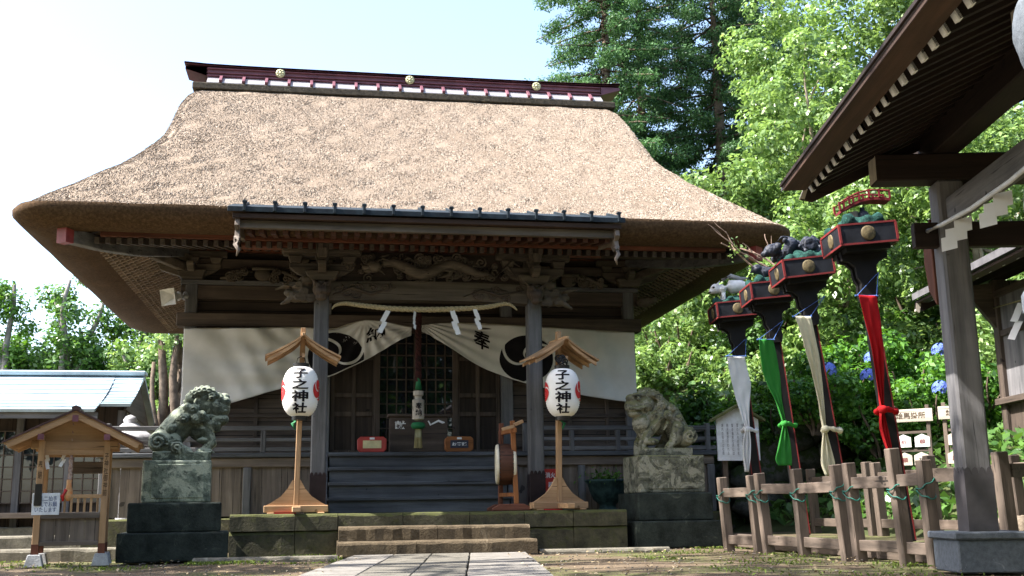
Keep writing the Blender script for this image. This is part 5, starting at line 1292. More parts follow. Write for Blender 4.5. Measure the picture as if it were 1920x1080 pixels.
for v in (0, -3.3):
    mb = MB(); mb.box(-.68, 3.68, v-.12, v+.12, 3.621, 3.885); bm_ = Bp(mb, 'cross_beam', rx, bevel=.012)
    for u in (-.6815, 3.6815):
        mb = MB(); mb.box(min(u, u-.003*math.copysign(1, -u)), max(u, u+.002), v-.105, v+.105, 3.635, 3.872); mb.build('painted_end', wood('paleend', 'z'), bm_, world=False)
    mb = MB(); mb.box(-.35, 2.874, v-.05, v+.05, 2.98, 3.22); Bp(mb, 'tie_rail', rx, bevel=.006)
    mb = MB(); mb.prism([(.13, 3.35), (.62, 3.61), (.13, 3.61)], v-.045, v+.045); Bp(mb, 'knee_brace', rx)
for u in (0, 3.0):
    mb = MB(); mb.box(u-.06, u+.06, -3.174, -.126, 3.20, 3.43); Bp(mb, 'tie_rail', gy, bevel=.006)
    mb = MB(); mb.box(u-.13, u+.13, -4.1, .46, 3.887, 4.15); Bp(mb, 'purlin', ry, bevel=.012)
mb = MB(); mb.prism([(.128, 2.45), (.30, 2.62), (.36, 2.9), (.33, 3.2), (.128, 3.3)], -.14, -.10, 'yz'); Bp(mb, 'back_plank', wood('red', 'z'), bevel=.006)
def rz_(u): return 3.655+.47*(u+1.25)
sd = [(-1, lambda u: u), (1, lambda u: 3.0-u)]
for s_, tf in sd:
    rb = MB(); rb.bar((tf(-1.25), 0, 3.655), (tf(1.5), 0, rz_(1.5)), .062, .105); r0 = Bp(rb, 'rafter', rx)
    eb = MB(); d = Vector((tf(1)-tf(0), 0, .47)).normalized(); p0 = Vector((tf(-1.25), 0, 3.655)); eb.bar(p0-d*.012, p0+d*.02, .062, .112); e0 = eb.build('white_tip', plain('white_paint', (.88, .88, .88), .6), r0, world=False)
    for i in range(23):
        v = .14-i*.2105
        if i == 0: r0.location = (0, v, 0)
        else: r = copy_part(r0, PV, (0, v, 0)); copy_part(e0, r)
    for nm, mt, a, b, th in (('roof_boarding', rx, -1.42, 1.5, .022), ('shingle_roof', plain('grey_shingles', (.115, .11, .115), .8, 0, .2, 5), -1.52, 1.5, .075)):
        z0 = .060 if nm == 'roof_boarding' else .105
        mb = MB(); mb.prism([(tf(a), rz_(a)+z0), (tf(b), rz_(b)+z0), (tf(b), rz_(b)+z0+th), (tf(a), rz_(a)+z0+th)], -4.5, .15 if nm == 'roof_boarding' else .22); Bp(mb, nm, mt)
    mb = MB(); mb.box(min(tf(-1.30), tf(-1.52)), max(tf(-1.30), tf(-1.48)), -4.5, .13, 3.612, 3.66); Bp(mb, 'eave_board', wood('eavebrown', 'y'), bevel=.004)
    mb = MB(); mb.box(min(tf(-1.46), tf(-1.54)), max(tf(-1.44), tf(-1.50)), -4.5, .18, 3.662, 3.70); Bp(mb, 'eave_board', rx, bevel=.004)
    mb = MB(); mb.prism([(tf(-1.34), 3.55), (tf(-1.22), 3.52), (tf(1.5), rz_(1.5)-.16), (tf(1.5), rz_(1.5)+.055), (tf(-1.3), 3.652)], .20, .25); bb = Bp(mb, 'barge_board', rx, bevel=.006)
    mb = MB(); mb.prism([(tf(-1.345), 3.553), (tf(-1.30), 3.545), (tf(-1.265), 3.645), (tf(-1.30), 3.656)], .195, .256); mb.build('painted_end', wood('paleend', 'z'), bb, world=False)
mb = MB(); mb.prism([(1.2, 4.98), (1.8, 4.98), (1.75, 5.25), (1.25, 5.25)], -4.6, .70); Bp(mb, 'ridge', plain('grey_shingles', (.115, .11, .115), .8), bevel=.02)
mb = MB(); mb.box(1.38, 1.62, -4.2, .44, 4.62, 4.88); Bp(mb, 'ridge_beam', ry)
for v in (0, -3.3):
    mb = MB(); mb.box(1.4, 1.6, v-.1, v+.1, 3.89, 4.62); Bp(mb, 'king_post', wood('roofbrown', 'z'))
# white rope with large paper streamers
pr = thing('white_rope', 'thin white rope with paper streamers strung along the pavilion rail', 'rope', (4.2, -5.9, 3.15), R(-11))
mb = MB(); mb.tube([(-.16, .08, -.02), (-.17, -.3, -.06), (-.17, -1.0, -.10), (-.17, -1.8, -.10), (-.17, -2.6, -.05), (-.16, -3.2, .02)], .021, 7); mb.build('strand', plain('white_cord', (.62, .62, .64), .8), pr, world=False, smooth=True)
gs3 = 'paper streamers on the pavilion rope'
shide(4.00, -6.45, 3.06, .78, -1, 'large white zigzag streamer hanging beside the near stone-footed pavilion post', gs3, -.01, R(-24), 2.5); shide(3.86, -7.25, 3.06, .78, -1, 'large white streamer half cut off by the right edge of the photo', gs3, -.01, R(-24), 2.5)
# carved granite post in the right foreground
gt = thing('granite_post', 'rough blue-grey carved granite post cut off by the right edge', 'stone post', (1.33, -11.34, 0))
c = (1.33, -11.34, 0)
mb = MB(); mb.lathe([(0, 0), (.27, 0), (.27, .13), (.17, .18), (.14, .24), (.125, 1.18), (.17, 1.26), (.215, 1.32), (.215, 1.40), (.16, 1.43), (0, 1.43)], c, 20); mb.build('shaft', M_gran, gt, bevel=.012)
def stone_blob(z0, z1, r):
    mb = MB(); prof = [(0, z0)]
    for i in range(1, 14): t = i/14; prof.append((r*math.sin(math.pi*t)**.55, z0+(z1-z0)*t))
    prof.append((0, z1)); mb.lathe(prof, c, 28); return mb
sculpt('drum_stone', stone_blob(1.43, 2.06, .172), M_gran, gt, .02, 2, .02, .08)
mb = MB(); mb.lathe([(0, 2.0), (.11, 2.02), (.085, 2.12), (.085, 2.2), (.11, 2.28), (0, 2.3)], c, 18); mb.build('neck', M_gran, gt, smooth=True)
sculpt('finial', stone_blob(2.20, 2.70, .145), M_gran, gt, .02, 2, .02, .08)

# ================================================================ side shrine behind
SS = thing('side_shrine', 'small dark timber side shrine behind the pavilion, white rafter tips and plank wall', 'side shrine', (9.34, 1.06, 0), R(-9))
Bs = lambda mb, n, mt, p=None, **k: mb.build(n, mt, p or SS, world=False, **k)
for v in (0, -2.4, -4.8):
    mb = MB(); mb.box(-.09, .09, v-.09, v+.09, .3, 4.2); Bs(mb, 'post', wood('old', 'z'), bevel=.01)
for i, v in enumerate((-.09, -2.49)):
    mb = MB(); mb.box(-.03, .03, v-2.22, v, .6, 2.15); Bs(mb, 'wall_panel', wood('old', 'z', .2)); mb = MB(); mb.box(-.02, .02, v-2.22, v, 2.24, 3.9); Bs(mb, 'wall_panel', wood('gate', 'z', .2))
for z, w in ((2.2, .16), (.55, .1), (3.95, .1), (3.3, .06)):
    mb = MB(); mb.box(-w, w, -4.9, .14, z-.05, z+.05); Bs(mb, 'rail', wood('old', 'y'), bevel=.006)
mb = MB(); mb.box(.1, 4, -.03, .03, .5, 4.2); Bs(mb, 'wall_panel', wood('old', 'z', .2))
mb = MB(); mb.box(-.3, 4.3, -5.2, .4, -.1, .5); Bs(mb, 'footing', M_dkst, bevel=.02)
mb = MB(); mb.box(-.14, .14, -5.2, .9, 4.2, 4.42); Bs(mb, 'purlin', wood('roofbrown', 'y'))
mb = MB(); mb.prism([(-.09, 3.4), (-.5, 3.95), (-.5, 4.1), (-.09, 4.15)], -.05, .05); Bs(mb, 'bracket', wood('old', 'x'))
def z2(u): return 4.04+.45*(u+.85)
rb = MB(); rb.bar((-.85, 0, 4.04), (2.0, 0, z2(2.0)), .07, .09); r0 = Bs(rb, 'rafter', rx); eb = MB(); d = Vector((1, 0, .45)).normalized(); p0 = Vector((-.85, 0, 4.04)); eb.bar(p0-d*.004, p0+d*.02, .075, .096); e0 = eb.build('white_tip', plain('white_paint', (.88, .88, .88), .6), r0, world=False)
for i in range(13):
    v = .62-i*.45
    if i == 0: r0.location = (0, v, 0)
    else: r = copy_part(r0, SS, (0, v, 0)); copy_part(e0, r)
for s_, tf in ((-1, lambda u: u), (1, lambda u: 4.0-u)):
    mb = MB(); mb.prism([(tf(-1.05), 4.06), (tf(2), z2(2)+.07), (tf(2), z2(2)+.19), (tf(-1.05), 4.17)], -5.4, .95); Bs(mb, 'shingle_roof', plain('grey_shingles', (.115, .11, .115), .8))
mb = MB(); mb.box(-1.0, -.80, -5.4, .93, 4.0, 4.04); Bs(mb, 'eave_board', wood('eavebrown', 'y'))
mb = MB(); mb.prism([(-1.03, 3.9), (-.9, 3.86), (2.0, z2(2)-.14), (2.0, z2(2)+.06), (-1.0, 4.055)], .88, .93); Bs(mb, 'barge_board', rx)
mb = MB(); mb.prism([(-1.035, 3.86), (-.97, 3.83), (-.93, 4.0), (-1.0, 4.03)], .875, .936); Bs(mb, 'painted_end', wood('paleend', 'z'))
mb = MB(); mb.tube([(-.11, .1, 3.74), (-.13, -1.2, 3.66), (-.12, -2.4, 3.74), (-.13, -3.6, 3.66), (-.11, -4.8, 3.74)], .014, 6); rpe = Bs(mb, 'straw_cord', M_straw, smooth=True)
shide(9.12, .15, 3.66, 1.5, -1, 'white streamer on the straw cord of the side shrine wall', 'paper streamers on the side shrine', -.01, R(-60))

# ================================================================ notice board, ema racks, rocks
nb = thing('notice_board', 'white gabled notice board with columns of small writing behind the right lion', 'notice board', (5.02, 1.9, 0))
mb = MB(); mb.prism([(4.67, 1.32), (5.38, 1.32), (5.38, 1.98), (5.03, 2.17), (4.67, 1.98)], 1.86, 1.90); mb.build('board', plain('notice_white', (.62, .64, .68), .7), nb)
for sx in (-1, 1):
    mb = MB(); mb.prism([(5.03, 2.185), (5.03+sx*.44, 1.945), (5.03+sx*.44, 1.985), (5.03, 2.225)], 1.78, 1.98); mb.build('roof_board', plain('mossy_wood', (.12, .13, .05), .9, 0, .3, 8), nb)
for x in (4.80, 5.25):
    mb = MB(); mb.box(x-.04, x+.04, 1.903, 1.97, 0, 2.05); mb.build('post', wood('old', 'z'), nb)
mb = MB(); lines = '当神社は古くより\n海上安全と豊漁の\n守り神として広く\n里の人々の信仰を\n集め毎年七月には\n例大祭が行われる\n境内の狛犬と社殿\n'.strip().split('\n')
for i, ln in enumerate(lines):
    mb = MB(); put_text(mb, '\n'.join(ln), lambda a, b: (5.27-i*.085+a, 1.857, 1.66+b), .034, .50, .004); mb.build('text_column', plain('grey_writing', (.16, .16, .19), .8), nb)

def ema_rack(x, y, rz, label, lab2):
    t = thing('plaque_rack', label, 'plaque rack', (x, y, .4), rz, 'wooden plaque racks'); w = .25
    for q in (-w, w):
        mb = MB(); mb.box(q-.03, q+.03, -.03, .03, 0, 1.72); mb.build('post', wood('fence', 'z'), t, world=False, bevel=.005)
    for z in (.70, 1.02, 1.30):
        mb = MB(); mb.box(-w+.032, w-.032, -.015, .015, z-.02, z+.02); mb.build('rail', wood('fence', 'x'), t, world=False)
    mb = MB(); mb.box(-w-.08, w+.08, -.06, -.032, 1.46, 1.66); sg = mb.build('name_board', wood('paleend', 'x'), t, world=False, bevel=.004)
    mb = MB(); put_text(mb, '絵馬掛所', lambda a, b: (a, -.063, 1.56+b), .44, .10, .012); mb.build('lettering', plain('brown_ink', (.07, .04, .02), .8), sg, world=False)
    ca, sa = math.cos(rz), math.sin(rz); k = 0
    for zz in (1.27, .99, .68):
        for q in (-.13, .13):
            k += 1; lx, ly = q+random.uniform(-.02, .02), -.035
            e = thing('votive_plaque', lab2, 'votive plaque', (x+lx*ca-ly*sa, y+lx*sa+ly*ca, .4+zz), rz, 'white votive plaques on the racks')
            mb = MB(); mb.prism([(-.11, -.20), (.11, -.20), (.11, -.05), (0, .0), (-.11, -.05)], -.006, .006); mb.build('plaque', wood('paleend', 'x') if random.random() < .3 else plain('white_board', (.76, .73, .70), .7), e, world=False)
            mb = MB(); put_text(mb, random.choice(['祈', '願', '福', '合格']), lambda a, b: (a, -.008, -.12+b), .09, .07, .01); mb.build('plaque_lettering', M_redtrim if random.random() < .4 else M_ink, e, world=False)
ema_rack(7.55, .95, R(-38), 'wooden plaque rack with name board just right of the red banner', 'small white votive plaque on the rack right of the red banner'); ema_rack(8.02, .30, R(-38), 'wooden plaque rack half hidden behind the pavilion post', 'small white votive plaque on the rack behind the pavilion post')
def rock(x, y, z, r, lab):
    t = thing('rock', lab, 'rock', (x, y, z)); mb = MB(); mb.ball((0, 0, r*.5), (r, r*.8, r*.75), 14, 10, .12); sculpt('stone', mb, stone('brown_rock', (.24, .19, .14), (.11, .085, .06), (.34, .29, .22), .6, 4), t, .03, 1, .08, .2, world=False)
rock(4.98, -4.75, .1, .26, 'brown boulder beside the pavilion post footing'); rock(5.75, -4.2, .15, .26, 'brown boulder at the right edge behind the fence rail')
lw = thing('low_stone_wall', 'pale sunlit low stone wall right of the pavilion post', 'low wall', (11, 3.2, 1.0))
mb = MB(); mb.box(8.7, 14, 3.2, 3.6, 1.0, 1.75); mb.build('wall_course', M_pale, lw, bevel=.03)
# ================================================================ left building with a metal roof
LB_ = thing('tin_roofed_building', 'low building with pale blue metal roof and dark latticed doors at left', 'building', (-9, 13, 0))
M_tin = plain('pale_blue_metal', (.36, .46, .51), .42, .2, .22, 1.3, .5, .15, (.24, .30, .33))
for (xa, xb, yo, zo) in ((-22, -6.95, 0, 0), (-6.94, -6.25, .55, .18)):
    mb = MB(); n = 9; prof = []
    y0, z0, y1, z1 = 11.9+yo, 3.02+zo, 14.3, 4.12
    for i in range(n):
        t0, t1 = i/n, (i+1)/n; sag = -.10*math.sin(math.pi*t0)
        prof += [(y0+(y1-y0)*t0, z0+(z1-z0)*t0+sag+.028), (y0+(y1-y0)*t1, z0+(z1-z0)*t1-.10*math.sin(math.pi*t1)+.004)]
    prof += [(y1+.1, z1+.02), (y1+.1, z1-.08), (y0+.02, z0-.04)]
    mb.prism(prof, xa, xb, 'yz'); mb.build('metal_roof', M_tin, LB_)
mb = MB(); mb.prism([(14.35, 4.08), (16.8, 2.8), (16.8, 2.86), (14.35, 4.16)], -22, -6.25, 'yz'); mb.build('metal_roof', M_tin, LB_)
mb = MB(); mb.box(-22, -6.2, 14.15, 14.55, 4.12, 4.24); mb.build('roof_ridge', M_tin, LB_, bevel=.03)
mb = MB(); mb.prism([(12.6, 3.1), (14.3, 4.0), (16.2, 2.9)], -6.42, -6.36, 'yz'); mb.build('gable_board', wood('old', 'y'), LB_)
mb = MB(); mb.box(-22, -6.9, 12.0, 12.1, 2.84, 2.98); mb.build('eave_fascia', wood('grey', 'x'), LB_)
mb = MB(); mb.box(-22, -6.4, 12.9, 13.0, .35, 3.2); mb.build('front_wall', wood('dark', 'z', .3), LB_)
mb = MB(); mb.box(-6.45, -6.38, 13.0, 16, .35, 3.0); mb.build('side_wall', wood('plank', 'x', .25), LB_)
for i in range(12):
    x = -6.5-i*1.15; mb = MB(); mb.box(x-.08, x+.08, 12.78, 12.90, .3, 3.1); mb.build('post', wood('grey', 'z'), LB_, bevel=.01)
    if i < 11:
        mb = MB(); mb.box(x-1.05, x-.1, 12.85, 12.895, .9, 2.6)
        d = mb.build('lattice_door', M_glass, LB_)
        mb = MB()
        for q in range(5): mb.box(x-1.05+q*.2375-.012, x-1.05+q*.2375+.012, 12.815, 12.848, .9, 2.6)
        for q in range(7): mb.box(x-1.05, x-.1, 12.82, 12.843, .9+q*.283-.012, .9+q*.283+.012)
        mb.build('muntin', wood('old', 'z'), d)
mb = MB(); mb.box(-22, -6.4, 12.2, 12.9, .55, .68); mb.build('porch_floor', wood('plank', 'x'), LB_, bevel=.01)
mb = MB(); mb.box(-22, -6.1, 12.4, 16.2, -.02, .34); mb.build('footing', M_kerb, LB_, bevel=.02)

# ================================================================ retaining wall of boulders
rw = thing('boulder_wall', 'dark retaining wall of rounded boulders below the hydrangea bushes', 'retaining wall', (7, 4.2, 0))
mb = MB()
def wall_pts():
    for k in range(150):
        t = random.random(); 
        if t < .35: x, y = 6.15+random.uniform(-.1, .1), 9.5-5*t/.35
        else: x, y = 6.15+7*(t-.35)/.65, 4.5-1.0*(t-.35)/.65+random.uniform(-.1, .1)
        yield x, y, random.uniform(.1, 2.05), random.uniform(.18, .36)
for x, y, z, r in wall_pts(): mb.ball((x, y, z), (r, r*.8, r*.75), 9, 7, .16)
mb.box(6.2, 13.2, 4.3, 4.9, 0, 1.9); mb.box(6.2, 6.6, 4.9, 9.5, 0, 1.9)
mb.build('boulders', stone('wall_boulder', (.12, .12, .11), (.045, .05, .042), (.2, .2, .18), .6, 2.5, (.04, .06, .02), .9, .6), rw, smooth=True)

# ================================================================ bushes
def hz(x, y): return hill_h(x, y)
M_bk = plain('bark', (.145, .110, .082), .95, 0, .3, 5, .1, .8, (.06, .045, .034))
M_bk2 = plain('pale_bark', (.36, .29, .225), .9, 0, .25, 4, .1, .6, (.16, .12, .09))
M_bkg = plain('grey_bark', (.27, .25, .23), .9, 0, .25, 4, .1, .7, (.13, .12, .11))
GRN = {'bright': leafmat('bright_leaf', (.036, .092, .018), (.230, .350, .105), .36, .36, .6), 'mid': leafmat('mid_leaf', (.024, .070, .014), (.105, .215, .045), .33, .38, .5), 'dark': leafmat('bush_leaf', (.018, .052, .010), (.11, .24, .035), .35), 'hyd': leafmat('hydrangea_leaf', (.022, .075, .014), (.12, .28, .04), .35)}
bush_mesh = {}
def bush_proto(kind, i, leaf=.16, n=3200):
    key = (kind, i)
    if key in bush_mesh: return bush_mesh[key]
    C, Rr = crown_clumps((0, 0, .55), (.85, .75, .5), 26, .18, .34, .3)
    P, Q = clump_points(C, Rr, n/26/.068, .8, .5)
    P = P[:, :]; keep = P[:, 2] > .0; bush_mesh[key] = leaf_mesh('foliage', P[keep], Q[keep], NR.uniform(leaf*.6, leaf*1.25, keep.sum())/1.5, .55, GRN[kind], .3); return bush_mesh[key]
stem_mb = MB()
for k in range(7):
    a = k*.9; limb(stem_mb, (.05*math.cos(a), .05*math.sin(a), -.2), (.5*math.cos(a), .45*math.sin(a), .75), .035, .012)
stem_me = stem_mb.mesh('stems', M_bk)
def bush(x, y, z, s, kind, i, label, group):
    t = thing('shrub', label, 'shrub', (x, y, z), random.uniform(0, 6.28), group)
    o = bpy.data.objects.new('foliage', bush_proto(kind, i)); COL.objects.link(o); o.parent = t; o.scale = (s, s, s*random.uniform(.85, 1.1))
    o = bpy.data.objects.new('stems', stem_me); COL.objects.link(o); o.parent = t; o.scale = (s, s, s); return t
gb = 'sunny shrubs on the slope behind the hall'
k = 0
for row, (y0, n) in enumerate(((8.6, 5), (10.5, 6), (12.6, 6), (15, 7))):
    for i in range(n):
        x = 6.6+i*1.75+random.uniform(-.35, .35)+row*.4; y = y0+random.uniform(-.5, .5); k += 1
        bush(x, y, max(hz(x, y), 1.2)-.35, random.uniform(1.35, 1.9), ('bright', 'mid', 'bright', 'bright')[k % 4], k % 3, 'bright leafy shrub on the sunny slope behind the right end of the hall', gb)
for (x, y, z, s) in ((5.9, 10.6, 1.0, 1.8), (6.9, 11.5, .8, 1.6), (5.6, 13.5, .6, 2.2), (7.4, 9.0, 1.6, 1.3)):
    k += 1; bush(x, y, z, s, 'bright', k % 3, 'bright leafy shrub on the sunny slope behind the right end of the hall', gb)
gd = 'dark shrubs above the boulder wall'
for (x, y, z, s) in ((6.9, 6.6, 1.5, 1.25), (7.7, 5.6, 1.6, 1.2), (8.4, 6.6, 2.0, 1.35), (7.2, 7.8, 1.9, 1.3), (6.6, 5.2, 1.2, .85)):
    k += 1; bush(x, y, z, s, 'dark', k % 3, 'dark green shrub above the boulder wall', gd)
gr_ = 'shrubs on the slope behind the pavilion'
for i in range(17):
    x = 10.2+(i % 6)*1.35+random.uniform(-.4, .4); y = 4.6+(i//6)*2.3+random.uniform(-.5, .5); k += 1
    bush(x, y, hz(x, y)-.2, random.uniform(1.2, 1.9), ('bright', 'mid', 'bright')[k % 3], k % 3, 'leafy shrub on the slope behind the pavilion and side shrine', gr_)
for i in range(6):
    x = 13.5+random.uniform(-.6, .6); y = -3+i*1.5; k += 1; bush(x, y, hz(x, y)-.2, random.uniform(1.4, 1.9), 'bright', k % 3, 'leafy shrub on the slope behind the pavilion and side shrine', gr_)
# hydrangeas
M_hyd = plain('hydrangea_blue', (.14, .22, .62), .7, 0, .25, 30, .2, 0, (.09, .13, .46))
hfm = MB()
for q in range(90):
    d = NR.normal(size=3); d /= np.linalg.norm(d); d[2] = abs(d[2])*.9+.05 if d[2] < -.35 else d[2]
    p = Vector(d)*.125; dd, a, b = frame_from(d); w = .036
    hfm.add([p+a*w, p+b*w+dd*.006, p-a*w, p-b*w+dd*.006], [(0, 1, 2, 3)])
hyd_me = hfm.mesh('flower_head', M_hyd)
HY = [(6.9, 3.0, 2.0, 1.0), (8.05, 2.9, 1.5, 1.05), (8.9, 2.7, 1.6, 1.1), (7.7, 3.7, 2.0, 1.2), (9.2, 3.6, 2.0, 1.3), (10.2, 3.2, 1.9, 1.2), (8.4, 4.4, 2.4, 1.3), (10.9, 2.5, 1.2, 1.1), (6.7, 4.6, 1.7, .9)]
HN = [1, 1, 1, 1, 1, 0, 1, 0, 0]
for i, (x, y, z, s) in enumerate(HY):
    t = bush(x, y, z, s, 'hyd', i % 3, 'dark green hydrangea bush with a few blue flower heads above the boulder wall', 'hydrangea bushes by the boulder wall'); t.name = 'hydrangea_bush'
    t.rotation_euler = (0, 0, 0)
    for q in range(HN[i]):
        a = random.uniform(3.9, 5.4); o = bpy.data.objects.new('flower_head', hyd_me); COL.objects.link(o); o.parent = t
        r = random.uniform(.8, 1.0)*s; o.location = (r*.9*math.cos(a), r*.85*math.sin(a)-.12, random.uniform(.25, 1.05)*s); o.scale = (1.1,)*3

# ================================================================ trees
def tree(name, label, cat, x, y, z, trunk_h, r0, crown_c, crown_r, nclump, rmin, rmax, per, leaf, kind, bark, group, limbs=9, flat=.75, asp=.55, hollow=.35, split=0):
    t = thing(name, label, cat, (x, y, z), 0, group); cc = Vector(crown_c)
    mb = MB(); top = Vector((cc.x*.8, cc.y*.8, trunk_h)); limb(mb, (0, 0, -.4), top, r0, r0*.45, .04, 9, 9)
    C, Rr = crown_clumps(crown_c, crown_r, nclump, rmin, rmax, hollow)
    for j in range(limbs):
        c = C[j*max(1, len(C)//limbs) % len(C)]; s0 = Vector((0, 0, 0)).lerp(top, random.uniform(.5, 1)); limb(mb, s0, c, r0*.32, r0*.06, .10, 6, 6)
    mb.build('trunk', bark, t, world=False, smooth=True)
    P, Q = clump_points(C, Rr, per, flat)
    o = bpy.data.objects.new('crown', leaf_mesh('crown', P, Q, NR.uniform(leaf*.6, leaf*1.3, len(P)), asp, GRN[kind] if isinstance(kind, str) else kind, .3)); COL.objects.link(o); o.parent = t
    return t
M_con = leafmat('cypress_leaf', (.012, .044, .018), (.085, .185, .060), .25, .55, .3)
def conifer(x, y, z, h, rbase, label, seed, trunk_r=.3, low=.12):
    t = thing('cypress_tree', label, 'conifer', (x, y, z), 0, 'tall cypress trees behind the hall'); rr = random.Random(seed)
    mb = MB(); limb(mb, (0, 0, -.5), (.1, 0, h*.97), trunk_r, .04, .01, 9, 9); C, Rr = [], []
    n = 120
    for i in range(n):
        f = low+(1-low)*(i+.5)/n; a = i*2.4+rr.uniform(-.3, .3); L = rbase*(1-f)**.42*rr.uniform(.65, 1.15)+.35; zz = h*f
        e = Vector((L*math.cos(a), L*math.sin(a), zz-L*.22+rr.uniform(-.2, .2))); limb(mb, (0, 0, zz), e, .06, .02, .06, 4, 5)
        m = max(2, int(L*2.4))
        for q in range(m):
            s = .3+.7*(q+rr.random()*.6)/m; c = Vector((0, 0, zz)).lerp(e, s)+Vector((rr.gauss(0, .18), rr.gauss(0, .18), rr.gauss(0, .10))); C.append(tuple(c)); Rr.append(rr.uniform(.30, .60))
    mb.build('trunk', M_bk, t, world=False, smooth=True)
    P, Q = clump_points(C, Rr, 620, .62, .35)
    o = bpy.data.objects.new('crown', leaf_mesh('crown', P, Q, NR.uniform(.08, .16, len(P)), .45, M_con, .9)); COL.objects.link(o); o.parent = t
conifer(8.6, 23.0, 6.0, 19.5, 3.7, 'dark cypress tree rising directly behind the right end of the thatched roof', 1)
conifer(13.2, 23.5, 8.0, 17.0, 3.7, 'dark cypress tree with bare brown trunk showing, right of the roof-end cypress', 2)
conifer(11.2, 27.0, 8.0, 19.0, 3.6, 'shaded cypress tree set back between the two front cypresses', 3)
conifer(16.5, 27.0, 9.0, 19.0, 3.6, 'cypress tree farthest right, partly hidden by bright leaves', 4)
gt_ = 'bright broadleaf trees on the slope'
tree('broadleaf_tree', 'bright broadleaf tree whose top leaves overlap the pavilion eave tip', 'tree', 11.4, 12.2, 4.5, 5.6, .22, (0, 0, 5.6), (2.3, 2.0, 3.4), 120, .38, .66, 420, .18, 'bright', M_bk2, gt_)
tree('broadleaf_tree', 'bright broadleaf tree lower down between the roof corner and float poles', 'tree', 8.9, 12.5, 4.0, 3.0, .18, (0, 0, 3.5), (1.7, 1.6, 2.2), 80, .35, .62, 420, .17, 'bright', M_bk2, gt_)
tree('broadleaf_tree', 'tall pale-trunked broadleaf tree behind the cypress edge, near the pavilion roof', 'tree', 12.8, 15.8, 6.0, 7.5, .2, (.3, 0, 8.0), (2.2, 2.0, 3.6), 115, .40, .68, 400, .18, 'bright', M_bk2, gt_)
tree('broadleaf_tree', 'bright broadleaf tree behind the float pole boxes', 'tree', 10.4, 8.6, 3.4, 2.6, .15, (0, 0, 2.9), (1.9, 1.6, 1.9), 75, .35, .6, 420, .16, 'bright', M_bk2, gt_)
tree('broadleaf_tree', 'leafy broadleaf tree filling the gap under the pavilion roof', 'tree', 13.6, 8.0, 4.0, 3.5, .2, (0, 0, 3.6), (2.4, 2.1, 2.8), 105, .38, .64, 400, .18, 'bright', M_bk2, gt_)
tree('broadleaf_tree', 'leafy broadleaf tree seen right of the pavilion post', 'tree', 15.5, 3.0, 3.0, 3.2, .2, (0, 0, 3.4), (2.3, 2.1, 2.8), 100, .38, .64, 400, .18, 'bright', M_bk2, gt_)
tree('broadleaf_tree', 'leafy broadleaf tree high behind the pavilion roof', 'tree', 16.0, 14.5, 6.5, 6.5, .22, (0, 0, 7.0), (2.6, 2.4, 3.6), 110, .40, .68, 380, .19, 'bright', M_bk2, gt_)
tree('broadleaf_tree', 'leafy broadleaf tree just above the pavilion tie beam at the right edge', 'tree', 16.8, 10.5, hill_h(16.8, 10.5), 3.0, .2, (0, 0, 3.2), (2.6, 2.3, 2.8), 90, .38, .64, 380, .19, 'bright', M_bk2, gt_)
# pollarded trees at the left
gl = 'pollarded trees beyond the metal roof'
def pollard(x, y, h, label, seed, spread=1.0, kind='mid'):
    t = thing('pollarded_tree', label, 'tree', (x, y, 0), 0, gl); rr = random.Random(seed); mb = MB(); C, Rr = [], []
    limb(mb, (0, 0, -.3), (rr.uniform(-.2, .2), 0, h*.52), .36, .26, .03, 6, 9)
    for i in range(7):
        a = rr.uniform(0, 6.28); z0 = h*rr.uniform(.40, .54); e = Vector((spread*rr.uniform(.5, 1.3)*math.cos(a), spread*.8*math.sin(a), h*rr.uniform(.62, .98)))
        limb(mb, (0, 0, z0), e, .16, .05, .10, 6, 7)
        for q in range(4):
            s = .45+.6*q/3; c = Vector((0, 0, z0)).lerp(e, min(s, 1.02)); C.append((c.x+rr.gauss(0, .22), c.y+rr.gauss(0, .22), c.z+rr.gauss(0, .12))); Rr.append(rr.uniform(.42, .74))
    for i in range(8): a = rr.uniform(0, 6.28); C.append((rr.uniform(.2, .8)*math.cos(a), rr.uniform(.2, .7)*math.sin(a), h*rr.uniform(.34, .55))); Rr.append(rr.uniform(.25, .4))
    mb.build('trunk', M_bkg, t, world=False, smooth=True); P, Q = clump_points(C, Rr, 640, .85, .3)
    o = bpy.data.objects.new('crown', leaf_mesh('crown', P, Q, NR.uniform(.10, .22, len(P)), .6, GRN[kind], .3)); COL.objects.link(o); o.parent = t
pollard(-11.6, 22.5, 8.4, 'leftmost pollarded tree with thick forked pale trunk at the photo edge', 4, 1.1, 'dark'); pollard(-10.0, 22.0, 9.2, 'tallest pollarded tree with a bare spike, second from the left edge', 9, 1.0, 'mid')
pollard(-8.5, 22.5, 8.0, 'pollarded tree half hidden by the thatched eave corner', 12, 1.1, 'dark'); pollard(-7.3, 21.5, 7.0, 'yellow-green tree in the gap under the left eave', 21, 1.2, 'bright')
pollard(-14.5, 25, 9.0, 'pollarded tree outside the left photo edge', 31, 1.2, 'mid')
for i in range(7):
    bush(-12.5+i*1.15, 20.0+random.uniform(-.5, .5), 2.6, random.uniform(1.0, 1.5), ('mid', 'dark', 'bright')[i % 3], i % 3, 'shrub in the hedge line beyond the metal roof', 'hedge shrubs beyond the metal roof')
vt = thing('twisted_tree', 'group of bare twisted brown trunks between metal roof and hall', 'tree', (-5.9, 16.5, 0))
mb = MB()
for (x0, x1, dy, h, r) in ((-.7, -.3, 0, 5.4, .17), (-.15, .1, .3, 5.6, .16), (.3, .15, .1, 5.5, .15), (.65, .5, .4, 5.6, .13), (-.45, .25, .2, 4.6, .10), (.1, -.5, .2, 4.8, .09)): limb(mb, (x0, dy, -.2), (x1, dy, h), r*1.25, r*.6, .09, 9, 8)
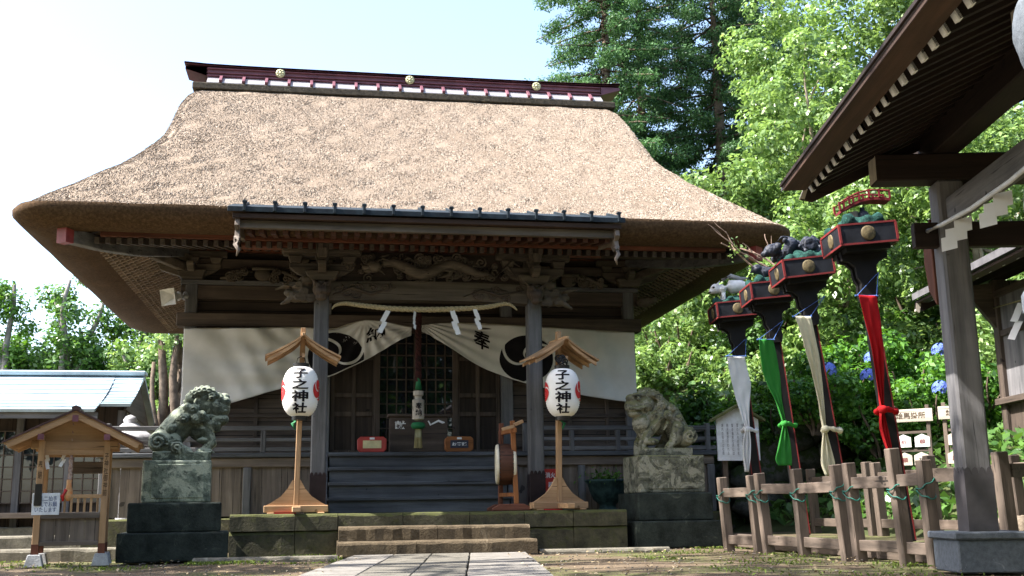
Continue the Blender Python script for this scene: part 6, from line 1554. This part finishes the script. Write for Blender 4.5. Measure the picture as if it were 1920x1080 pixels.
mb.build('trunk', M_bk, vt, world=False, smooth=True)
C, Rr = crown_clumps((0, .3, 5.6), (1.1, .9, .8), 22, .3, .5); C2, R2 = crown_clumps((.1, 1.2, 3.0), (.9, .6, 1.5), 16, .25, .4); P, Q = clump_points(C+C2, Rr+R2, 260)
o = bpy.data.objects.new('crown', leaf_mesh('crown', P, Q, NR.uniform(.10, .2, len(P)), .6, GRN['bright'], .3)); COL.objects.link(o); o.parent = vt
# ground cover on the slope and along the wall foot
k = 70000; p = np.zeros((k, 3)); p[:, 0] = NR.uniform(6.1, 30, k); p[:, 1] = NR.uniform(-6, 34, k)
hh = np.array([hill_h(a, b) for a, b in p[:, :2]]); p[:, 2] = np.maximum(hh, 0)+NR.uniform(.0, .22, k); keep = (hh > .25)
o = bpy.data.objects.new('undergrowth', leaf_mesh('undergrowth', p[keep], NR.normal(size=(keep.sum(), 3))*.5+np.array([-.2, -.3, .8]), NR.uniform(.10, .30, keep.sum()), .55, GRN['mid'], .2)); COL.objects.link(o); o['kind'] = 'stuff'
tag(o, 'leafy ground cover over the slope right of the hall', 'undergrowth')
# trees out of view, left of the camera and added behind it: they throw the dappled shade and show in the door glass
gs_ = 'shade trees left of the forecourt'
def shade(x, y, h, c, r, n, lab): tree('shade_tree', lab, 'tree', x, y, 0, h, .3, (0, 0, c), r, n, .45, .8, 110, .26, 'dark', M_bk, gs_, 10, .75, .6, .2)
shade(-8.9, -2.2, 6.5, 7.2, (2.5, 2.3, 2.6), 40, 'leafy shade tree just outside the left photo edge, level with the small shrine')
shade(-6.9, -6.3, 10, 11.0, (2.8, 2.6, 3.0), 44, 'tall shade tree beside the forecourt, left of the camera')
shade(-6.6, -3.2, 11, 14.0, (2.4, 2.0, 2.6), 22, 'tall shade tree set back behind the other shade trees at left')
shade(-4.9, -7.6, 9, 12.0, (2.6, 2.2, 3.0), 17, 'shade tree nearest the camera on its left side')
bt = tree('sky_block_tree', 'broad dense unseen tree added behind the camera to block open sky', 'tree', -3.5, -30, 0, 6, .35, (0, 0, 9), (5.5, 5.5, 7), 110, .9, 1.5, 50, .5, 'dark', M_bk, 'unseen trees added behind the camera to block the sky', 12, .8, .6, .2)  # added to block open sky and darken the front faces and door glass
for i, (x, y, s_) in enumerate([(5.5, -31, 1.1), (14, -29, 1), (23, -22, 1.1), (27, -12, 1.0), (-12, -29, 1.1), (-20, -24, 1), (1.5, -38, 1.4), (-27, -15, 1.0), (20, -32, 1.3), (-14, -38, 1.3)]):
    c = copy_tree(bt); c.location = (x, y, 0); c.rotation_euler = (0, 0, i*1.3); c.scale = (s_,)*3
